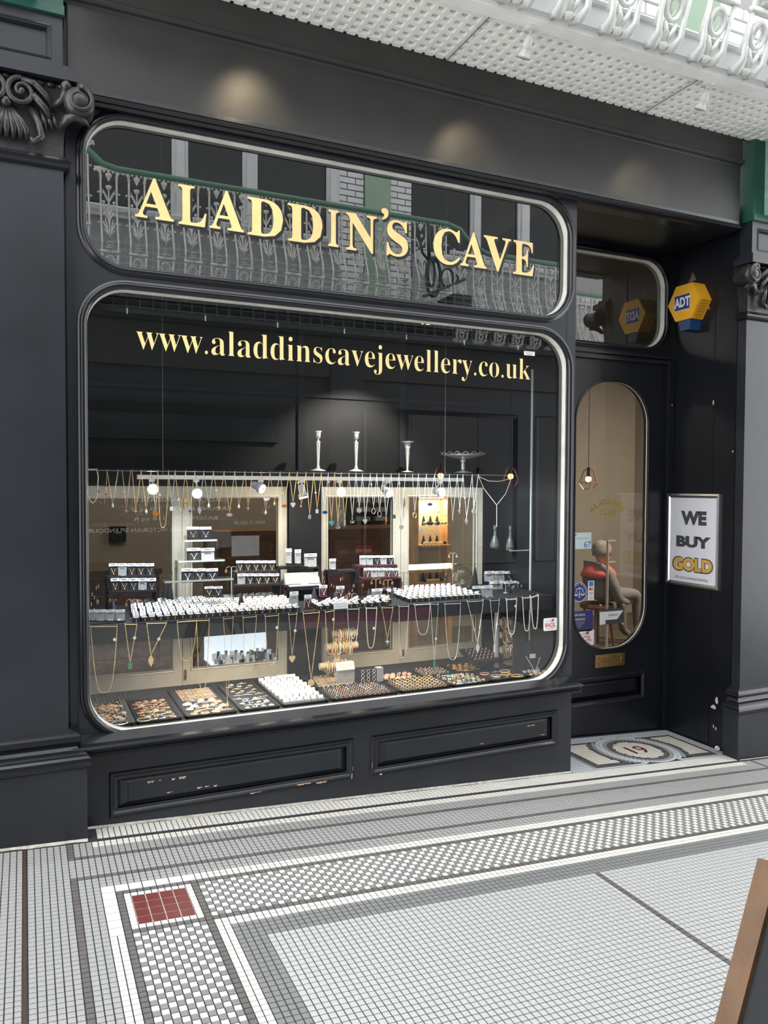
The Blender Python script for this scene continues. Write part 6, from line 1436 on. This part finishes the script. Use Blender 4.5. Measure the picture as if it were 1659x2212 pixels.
# bracelet T-bar stands
def tbar(px, Y, bars, label, m='suede_cream'):
    base = at(px, 1440, Y); t = thing('bracelet_stand', label, 'bracelet stand', (base.x, Y, PZ))
    zt = max(at(px, b_[1], Y).z for b_ in bars) - PZ
    b = MB(); b.box(-.014, .014, -.012, .012, .008, zt); b.build('post', m, t); b = MB(); b.lathe([(.07, 0), (.07, .006), (.062, .009)], (0, 0, 0), 20); b.build('base', m, t)
    for k, (pc, py, hw, n_) in enumerate(bars):
        z = at(pc, py, Y).z - PZ; xo = at(pc, py, Y).x - base.x; sc1 = abs(at(pc + 10, py, Y).x - at(pc, py, Y).x)/10; w = hw*sc1; r = .019
        if base.x + xo + w > 2.72: w = 2.72 - base.x - xo
        b = MB(); b.tube([(xo - w, -.02, z), (xo + w, -.02, z)], r, 14); br = b.build('crossbar', m, t, False)
        for q in range(n_):
            x = xo - w*.62 + 1.24*w*q/max(1, n_ - 1) + random.uniform(-.004, .004); rr_ = r + .004 + random.uniform(0, .004)
            b = MB(); dz = random.uniform(.004, .016); pts = [(x + random.uniform(-.002, .002), -.02 + math.cos(2*PI*j/14)*rr_, z - dz + math.sin(2*PI*j/14)*(rr_ + dz)) for j in range(14)]
            if q % 3 == 1: beads(b, [Vector(p) for p in pts + pts[:1]], .0040, .008)
            else: b.tube(pts, random.choice((.0022, .0028, .0036)), 5, True)
            o = b.build('bracelet', random.choice(['gold', 'gold', 'rose_gold', 'silver', 'pearl']), None); o.location = (base.x, Y, PZ)
            tag(o, 'bracelet on the %s, %s bar, %s from the left' % ('left bracelet stand' if px < 900 else 'right bracelet stand', ('top', 'middle', 'lowest')[k], ords[q]), 'bracelet', 'bracelets on the bar stands')
tbar(727, .52, [(742, 1366, 26, 8), (735, 1394, 34, 11), (722, 1435, 34, 9)], 'cream three bar bracelet stand left of the wood panelled pane'); tbar(1112, .44, [(1098, 1341, 24, 7), (1098, 1369, 28, 9), (1098, 1401, 28, 8)], 'cream three bar bracelet stand behind the right necklaces')
# sign card in front of the bracelet stand
a = at(729, 1426, .36); c = at(766, 1465, .36); t = thing('sign_box', 'cream printed card box before the bracelet stand', 'sign', ((a.x + c.x)/2, .36, PZ + .012)); w = c.x - a.x; h = a.z - c.z
b = MB(); b.box(-w/2, w/2, 0, .02, 0, h*.72); b.build('satin_front', 'satin_grey', t); b = MB(); b.hexa([(-w*.56, -.004, h*.70), (w*.50, -.004, h*.70), (w*.50, .0, h*.70), (-w*.56, 0, h*.70), (-w*.56, .012, h*1.08), (w*.50, .012, h*1.08), (w*.50, .016, h*1.08), (-w*.56, .016, h*1.08)]); hd_ = b.build('printed_card', 'sticker_white', t)
for k, s_ in enumerate(('SILVER MARCASITE PEARL', 'NECKLACE CHARMS', 'SET £250')):
    z = h*(.96 - .09*k); text_obj('print', s_, (-w*(.44, .36, .18)[k], w*(.40, .32, .16)[k], z, z + h*.055), lambda u, q_: (u, -.006 + (q_ - h*.7)*.04, q_), 'card_ink', hd_)
text_obj('print', "ALADDIN'S CAVE", (-w*.16, w*.16, h*.42, h*.47), lambda u, q_: (u, -.001, q_), 'card_ink', t)
# grey earring box and small acrylic block
a = at(755, 1455, .36); t = thing('earring_box', 'open grey box showing hoop earrings beside the cream card', 'box', (a.x + .10, .335, PZ + .012)); b = MB(); b.box(-.05, .05, 0, .02, 0, .07); b.build('velvet_panel', 'tray_rib', t); b = MB(); b.box(.05, .085, -.01, .03, 0, .075); b.build('side_flap', 'satin_grey', t)
b = MB()
for q in range(3):
    for r in range(3): b.tube([(-.033 + .033*q + math.cos(k*PI/5)*.009, -.002, .016 + .022*r + math.sin(k*PI/5)*.009) for k in range(10)], .0011, 4, True)
b.build('hoop_earrings', 'silver', t)
# black ring tray on a round stand, right
q = at(1045, 1432, .36); t = thing('ring_tray', 'tilted black tray of rings on a round black base at the right', 'tray', (q.x, .40, PZ + .0)); b = MB(); b.hexa([(-.09, -.07, .045), (.09, -.07, .045), (.09, .07, .085), (-.09, .07, .085), (-.10, -.08, .065), (.10, -.08, .065), (.10, .08, .110), (-.10, .08, .110)]); b.build('tray_body', 'velvet_black', t); b = MB(); b.lathe([(.10, 0), (.10, .012), (.03, .02), (.03, .06)], (0, 0, 0), 24); b.build('round_base', 'black_gloss', t)
for r in range(4):
    for k in range(6):
        o = link('ring', smk('ring', 'rose_gold', 'gem_white')); o.location = (q.x - .068 + .027*k, .40 - .055 + .034*r, PZ + .068 + .0095*r); o.rotation_euler = (.25, 0, .4); tag(o, 'rose gold ring in the tilted black tray, %s row, %s along' % (ords[r], ords[k]), 'ring', 'rings in the tilted black tray')
# necklace bust at the right corner
q = at(1166, 1450, .16); t = thing('necklace_bust', 'dark navy necklace bust with white tag in the right corner', 'bust', (min(q.x, 2.66), .24, PZ)); b = MB(); rings = []
for z, w_, d_ in ((0, .052, .03), (.03, .060, .034), (.08, .066, .036), (.115, .060, .032), (.135, .030, .024), (.16, .020, .020), (.175, .021, .021)): rings.append([(w_*math.cos(2*PI*k/16), d_*math.sin(2*PI*k/16), z) for k in range(16)])
b.loft(rings); b.build('bust_form', 'velvet_black', t, True); b = MB(); b.box(-.02, .02, -.040, -.038, .085, .11); b.build('tag_card', 'card_white', t)
q0 = (min(q.x, 2.66), .24, PZ); tn = thing('necklace', 'tube bead necklace with cross lying against the dark bust', 'necklace', q0); b = MB(); beads(b, [Vector((-.05, -.045, .10)), Vector((-.01, -.062, .03)), Vector((.0, -.066, .012))], .003, .0065); beads(b, [Vector((.05, -.042, .085)), Vector((.0, -.066, .012))], .003, .0065); b.build('beads', 'silver', tn, True); b = MB(); pend(b, (0, -.068, .012), 'cross', 1.4); b.build('pendant', 'gold', tn)

# ================================================================ SHOP INTERIOR THINGS
def al(name, x, y, z, sx, sy, en, col, rx=0, ry=0):
    ld = bpy.data.lights.new(name, 'AREA'); ld.shape = 'RECTANGLE'; ld.size = sx; ld.size_y = sy; ld.energy = en; ld.color = col; o = link(name, ld); o.location = (x, y, z); o.rotation_euler = (rx, ry, 0); return o
def fill_panel(x, y, en, label):  # fill lamps added out of view to brighten the beige interior
    t = thing('fill_light_panel', label, 'light', (x, y, 3.28)); b = MB(); b.box(-.32, .32, -.32, .32, -.03, 0); b.build('housing', 'lamp_white', t); b = MB(); b.box(-.29, .29, -.29, .29, -.034, -.030); b.build('diffuser', 'strip_light', t)
    l = al('fill_glow', 0, 0, -.045, .58, .58, en, (1, .90, .76)); l.parent = t
fill_panel(.9, 2.6, 20, 'added fill light, out of view, at the left of the shop'); fill_panel(2.2, 3.6, 10, 'added fill light, out of view, at the rear of the shop'); fill_panel(6.5, 1.6, 140, 'added fill light, out of view, inside the door')
def counter(x0, x1, y0, y1, h, label, m='wood', top='wood'):
    t = thing('counter', label, 'counter', ((x0 + x1)/2, (y0 + y1)/2, -.08)); w = x1 - x0; d = y1 - y0
    b = MB(); b.box(-w/2 + .02, w/2 - .02, -d/2 + .02, d/2 - .02, 0, h - .04); b.build('cabinet', m, t); b = MB(); b.box(-w/2, w/2, -d/2, d/2, h - .04, h); b.build('counter_top', top, t)
    for k in range(int(w/.45)): b = MB(); b.box(-w/2 + .04 + .45*k, -w/2 + .45*k + .43, -d/2 + .006, -d/2 + .02, .08, h - .08); b.build('door_panel', m, t)
    return t
counter(1.3, 3.2, 2.3, 2.9, 1.34, 'brown wooden counter behind the right hand sashes'); counter(-.4, .95, 2.6, 3.2, 1.05, 'low wooden counter behind the left sashes', 'wood', 'shop_floor')
# rack of dark jewellery boxes behind the counter
a = at(760, 1108, 3.2); c = at(858, 1190, 3.2); t = thing('wall_rack', 'dark rack with rows of small grey boxes behind the counter', 'rack', (a.x, 3.2, 1.25)); w = c.x - a.x + .2; b = MB(); b.box(0, w, 0, .2, -1.33, .42); b.build('rack_body', 'interior_black', t)
for r in range(5):
    b = MB(); b.box(0, w, -.12, 0, .03 + .085*r, .035 + .085*r); sh_ = b.build('rack_shelf', 'interior_black', t)
    for k in range(4): b = MB(); b.box(.03 + w*.25*k, w*.25*k + w*.22, -.10, -.03, .036 + .085*r, .075 + .085*r); b.build('box', 'satin_grey', sh_)
q = at(763, 1178, 2.32); a = at(800, 1195, 2.32); t = thing('no_smoking_sign', 'small red sign reading DO NOT SMOKE on the counter edge', 'sign'); b = MB(); b.box(q.x, a.x, 2.285, 2.292, a.z, q.z); pz = b.build('plate', 'red_sign', t)
text_obj('sign_text', 'DO NOT SMOKE', (q.x + .01, a.x - .01, a.z + .015, q.z - .03), on_y(2.284), 'sticker_white', pz)
q = at(737, 1190, 2.5); t = thing('pump_bottle', 'clear pump bottle of hand gel on the counter', 'bottle', (q.x, 2.5, 1.26)); b = MB(); b.lathe([(.035, 0), (.036, .01), (.036, .11), (.014, .13), (.012, .145)], (0, 0, 0), 14); b.build('bottle_body', 'lamp_white', t, True); b = MB(); b.tube([(0, 0, .145), (0, 0, .18), (-.035, 0, .178)], .006, 6); b.build('pump', 'lamp_white', t)
# lit glass cabinet behind the right end sash
a = at(925, 1072, 1.9); c = at(997, 1270, 1.9); t = thing('lit_cabinet', 'tall pine cabinet with lit glass shelves behind the right end sash', 'cabinet', (a.x, 1.9, -.08)); w = c.x - a.x; zt = a.z + .08
for x in (0, w): b = MB(); b.box(x - .02, x + .02, .20, .35, 0, zt + .05); b.build('side_panel', 'pine', t)
b = MB(); b.box(.02, w - .02, .33, .35, 0, zt); b.build('back_panel', 'suede_cream', t); b = MB(); b.box(-.02, w + .02, .2, .35, zt, zt + .05); b.build('top_panel', 'pine', t)
zs_ = [at(960, y, 1.9).z + .08 for y in (1136, 1180, 1262)]
for k, z in enumerate(zs_):
    b = MB(); b.box(.02, w - .02, .12, .33, z - .012, z); sh_ = b.build('cabinet_shelf', 'pine' if k else 'acrylic', t)
    for q in range(7):
        x = .06 + (w - .12)*q/6; b = MB(); b.ball((x, .17, z + .014), .014, 6, 4, 1.3, 1, 1); b.build('ornament', random.choice(['gold', 'gold', 'velvet_black', 'silver']), sh_)
        if q % 2: b = MB(); b.lathe([(.022, 0), (.004, .07)], (x, .25, z), 8); b.build('cone', 'velvet_black', sh_)
b = MB(); b.box(.05, w - .05, .22, .25, zt - .02, zt - .005); b.build('strip_lamp', 'strip_light', t); l = al('cabinet_glow', w/2, .24, zt - .03, w*.8, .1, 3.5, (1, .80, .50)); l.parent = t
t = thing('strip_lamp', 'warm horizontal strip lamp seen low through the right end sash', 'lamp'); a = at(884, 1226, 1.5); c = at(975, 1222, 1.5); b = MB(); b.box(a.x, c.x, 1.49, 1.52, a.z - .018, a.z + .018); b.build('tube', 'strip_light', t); b = MB(); b.box(a.x - .02, c.x + .02, 1.48, 1.54, a.z - .04, a.z - .018); b.build('holder', 'pine', t)
for x in (a.x, c.x): b = MB(); b.box(x - .01, x + .01, 1.50, 1.52, -.08, a.z - .03); b.build('leg', 'pine', t)
# brightly lit jewellery case glimpsed under the shelf
a = at(466, 1362, 1.3); c = at(606, 1436, 1.3); t = thing('lit_showcase', 'brightly lit glass showcase of white stands seen beneath the shelf', 'showcase', ((a.x + c.x)/2, 1.3, -.08)); w = c.x - a.x; z0 = c.z + .08; z1 = a.z + .08
b = MB(); b.box(-w/2, w/2, 0, .35, z0, z0 + .01); b.box(-w/2, w/2, .33, .35, z0, z1); b.build('glowing_liner', 'liner_glow', t); b = MB(); b.box(-w/2, w/2, .01, .36, 0, z0); b.build('plinth', 'satin_grey', t)
for k in range(60):
    x = -w*.42 + w*.86*((k % 12)/11) + random.uniform(-.01, .01); y = .03 + .055*(k//12); hh = random.uniform(.03, .07)
    b = MB(); b.box(x - .009, x + .009, y, y + .012, z0 + .01, z0 + .01 + hh); b.build('small_stand', random.choice(['velvet_black', 'satin_grey', 'card_white', 'display_cone']), t)
t = thing('picture_frame', 'small dark picture on the wall behind the far left sash', 'picture'); a = at(241, 1142, 4.55); c = at(268, 1165, 4.55); b = MB(); b.box(a.x, c.x, 4.57, 4.6, c.z, a.z); b.build('canvas', 'dark_glass', t); b = MB(); frame_sweep(b, a.x, c.x, c.z, a.z, [(0, 4.57), (0, 4.555), (.02, 4.555), (.02, 4.60)]); b.build('frame', 'interior_black', t)
# pendant lamps with copper wire cages
def wire_pendant(px, py, Y, label):
    q = at(px, py, Y); t = thing('pendant_lamp', label, 'lamp', tuple(q)); r = .085; b = MB()
    for k in range(6):
        a = PI*k/3; e = PI*(k + 1)/3
        b.tube([(0, 0, .10), (math.cos(a)*.045, math.sin(a)*.045, .07), (math.cos(a)*r, math.sin(a)*r, -.03), (math.cos(a)*.045, math.sin(a)*.045, -.085)], .0028, 4)
        b.tube([(math.cos(a)*r, math.sin(a)*r, -.03), (math.cos(e)*r, math.sin(e)*r, -.03)], .0022, 4); b.tube([(math.cos(a)*.045, math.sin(a)*.045, -.085), (math.cos(e)*.045, math.sin(e)*.045, -.085)], .0022, 4)
    b.build('wire_cage', 'copper', t); b = MB(); b.ball((0, 0, .0), .026, 12, 8); b.build('bulb', 'bulb_amber', t, True); b = MB(); b.tube([(0, 0, .10), (0, 0, 3.28 - q.z)], .003, 5); b.tube([(0, 0, .02), (0, 0, .10)], .014, 8); b.build('flex', 'black_paint', t)
wire_pendant(1271, 1035, 1.8, 'copper wire pendant lamp hanging behind the door glass')
def far_pendant(px, py, label):
    Yr = 5.20; q = at(px, py, Yr); yr = .09 - Yr; t = thing('pendant_lamp', label, 'lamp', (q.x, yr, q.z)); b = MB(); r = .11
    for k in range(6):
        a = PI*k/3; e = PI*(k + 1)/3
        b.tube([(0, 0, .13), (math.cos(a)*.06, math.sin(a)*.06, .09), (math.cos(a)*r, math.sin(a)*r, -.06), (math.cos(a)*.06, math.sin(a)*.06, -.14)], .004, 4)
        b.tube([(math.cos(a)*r, math.sin(a)*r, -.06), (math.cos(e)*r, math.sin(e)*r, -.06)], .004, 4)
    b.build('wire_cage', 'copper', t); b = MB(); b.ball((0, 0, .0), .040, 12, 8); b.build('bulb', 'bulb_lantern', t, True); b = MB(); b.tube([(0, 0, .13), (0, 0, 3.70 - q.z)], .003, 5); b.tube([(0, 0, .03), (0, 0, .13)], .018, 8); b.build('flex', 'black_paint', t)
far_pendant(952, 1028, 'copper wire lamp across the arcade mirrored above the brightest spotlight'); far_pendant(1103, 1029, 'copper wire lamp across the arcade mirrored at the right end of the wire')
# person sitting inside, seen through the door glass
hp = at(1297, 1194, 3.0); t = thing('person', 'seated grey haired person in coral collar behind the door glass', 'person', (hp.x, 3.0, 0)); H0 = hp.z
def skin_obj(name, verts, edges, rad, m, parent, sub=1):
    me = bpy.data.meshes.new(name); me.from_pydata(verts, edges, []); me.materials.append(M[m]); o = link(name, me, parent)
    md = o.modifiers.new('skin', 'SKIN'); sv = me.skin_vertices[0].data
    for i, r in enumerate(rad): sv[i].radius = (r, r) if not isinstance(r, tuple) else r
    sv[0].use_root = True; md.use_smooth_shade = True; s_ = o.modifiers.new('sub', 'SUBSURF'); s_.levels = sub; s_.render_levels = sub + 1; return o
hz = H0
V_ = [(-.05, 0, .50), (-.06, 0, .66), (-.05, 0, hz - .27), (-.02, 0, hz - .17), (.02, 0, hz - .08), (-.02, -.18, hz - .24), (.06, -.23, hz - .48), (.24, -.14, hz - .52), (.30, -.11, hz - .51), (-.02, .18, hz - .24), (.06, .23, hz - .48), (.24, .14, hz - .52), (.30, .11, hz - .51), (.0, -.10, .48), (.40, -.12, .47), (.42, -.12, .05), (.52, -.12, -.02), (.0, .10, .48), (.40, .12, .47), (.42, .12, .05), (.52, .12, -.02)]
Ed = [(0, 1), (1, 2), (2, 3), (3, 4), (2, 5), (5, 6), (6, 7), (7, 8), (2, 9), (9, 10), (10, 11), (11, 12), (0, 13), (13, 14), (14, 15), (15, 16), (0, 17), (17, 18), (18, 19), (19, 20)]
R_ = [(.13, .16), (.14, .17), (.13, .17), .055, .05, .075, .050, .036, .03, .075, .050, .036, .03, .09, .07, .045, .035, .09, .07, .045, .035]
skin_obj('body', V_, Ed, R_, 'coat', t)
b = MB(); b.lathe([(.02, -.115), (.055, -.10), (.072, -.06), (.080, -.01), (.084, .03), (.078, .07), (.055, .105), (.02, .118)], (.035, 0, hz), 18, 'z', 1.12, .92); hd_ = b.build('head', 'skin', t, True)
b = MB(); b.loft([[(.115, -.012, hz + .012), (.115, .012, hz + .012), (.112, 0, hz + .02)], [(.150, -.016, hz - .022), (.150, .016, hz - .022), (.140, 0, hz - .005)]]); b.build('nose', 'skin', hd_); b = MB()
for s in (-1, 1): b.ball((.112, s*.030, hz + .008), .011, 8, 6)
b.build('eye', 'eye_dark', hd_, True); b = MB(); b.box(.105, .118, -.022, .022, hz - .058, hz - .052); b.build('mouth', 'gem_red', hd_); b = MB()
for s in (-1, 1): b.ball((.03, s*.080, hz), .020, 8, 5, .8, .4, 1.3)
b.build('ear', 'skin', hd_, True)
b = MB(); b.lathe([(.088, -.03), (.094, .02), (.088, .08), (.062, .118), (.02, .132)], (.012, 0, hz), 18, 'z', 1.12, .98); b.build('hair', 'hair_grey', hd_, True)
b = MB(); b.lathe([(.17, -.245), (.15, -.19), (.10, -.135), (.085, -.12), (.07, -.13)], (-.02, 0, hz), 18, 'z', 1.05, 1.25); b.build('collar', 'coral', t, True)
for s in (-1, 1):
    hb = MB(); hx = (.30, s*.11, hz - .51)
    hb.tube([hx, (.335, s*.10, hz - .52), (.375, s*.09, hz - .53)], [.028, .032, .022], 8)
    for k, ln in enumerate((.052, .062, .058, .046)): y = s*(.075 + .014*k); hb.tube([(.370, y, hz - .53), (.370 + ln*.55, y, hz - .535), (.370 + ln, y, hz - .555)], [.009, .008, .006], 6)
    hb.tube([(.335, s*.075, hz - .52), (.36, s*.05, hz - .53), (.38, s*.045, hz - .54)], [.011, .009, .007], 6); hb.build('hand', 'skin', t, True)
t = thing('stool', 'plain dark stool under the seated person', 'stool', (hp.x - .04, 3.0, -.08)); b = MB(); b.lathe([(.17, .41), (.18, .43), (.17, .46)], (0, 0, 0), 18); b.build('seat', 'wood', t)
for k in range(4): a = PI/4 + k*PI/2; b = MB(); b.tube([(math.cos(a)*.12, math.sin(a)*.12, .42), (math.cos(a)*.18, math.sin(a)*.18, 0)], .014, 6); b.build('leg', 'wood', t)
# clothes rail / pole behind the door
q = at(1311, 1300, 2.2); t = thing('display_pole', 'slim white pole with two arms behind the door glass', 'pole', (q.x, 2.2, -.08)); b = MB(); b.tube([(0, 0, 0), (0, 0, 1.19)], .012, 8); b.build('pole', 'lamp_white', t)
for z in (1.18, .98): b = MB(); b.box(0, .09, -.01, .01, z, z + .012); b.build('arm', 'lamp_white', t)
b = MB(); b.lathe([(.14, 0), (.14, .015), (.02, .03)], (0, 0, 0), 20); b.build('base', 'lamp_white', t)
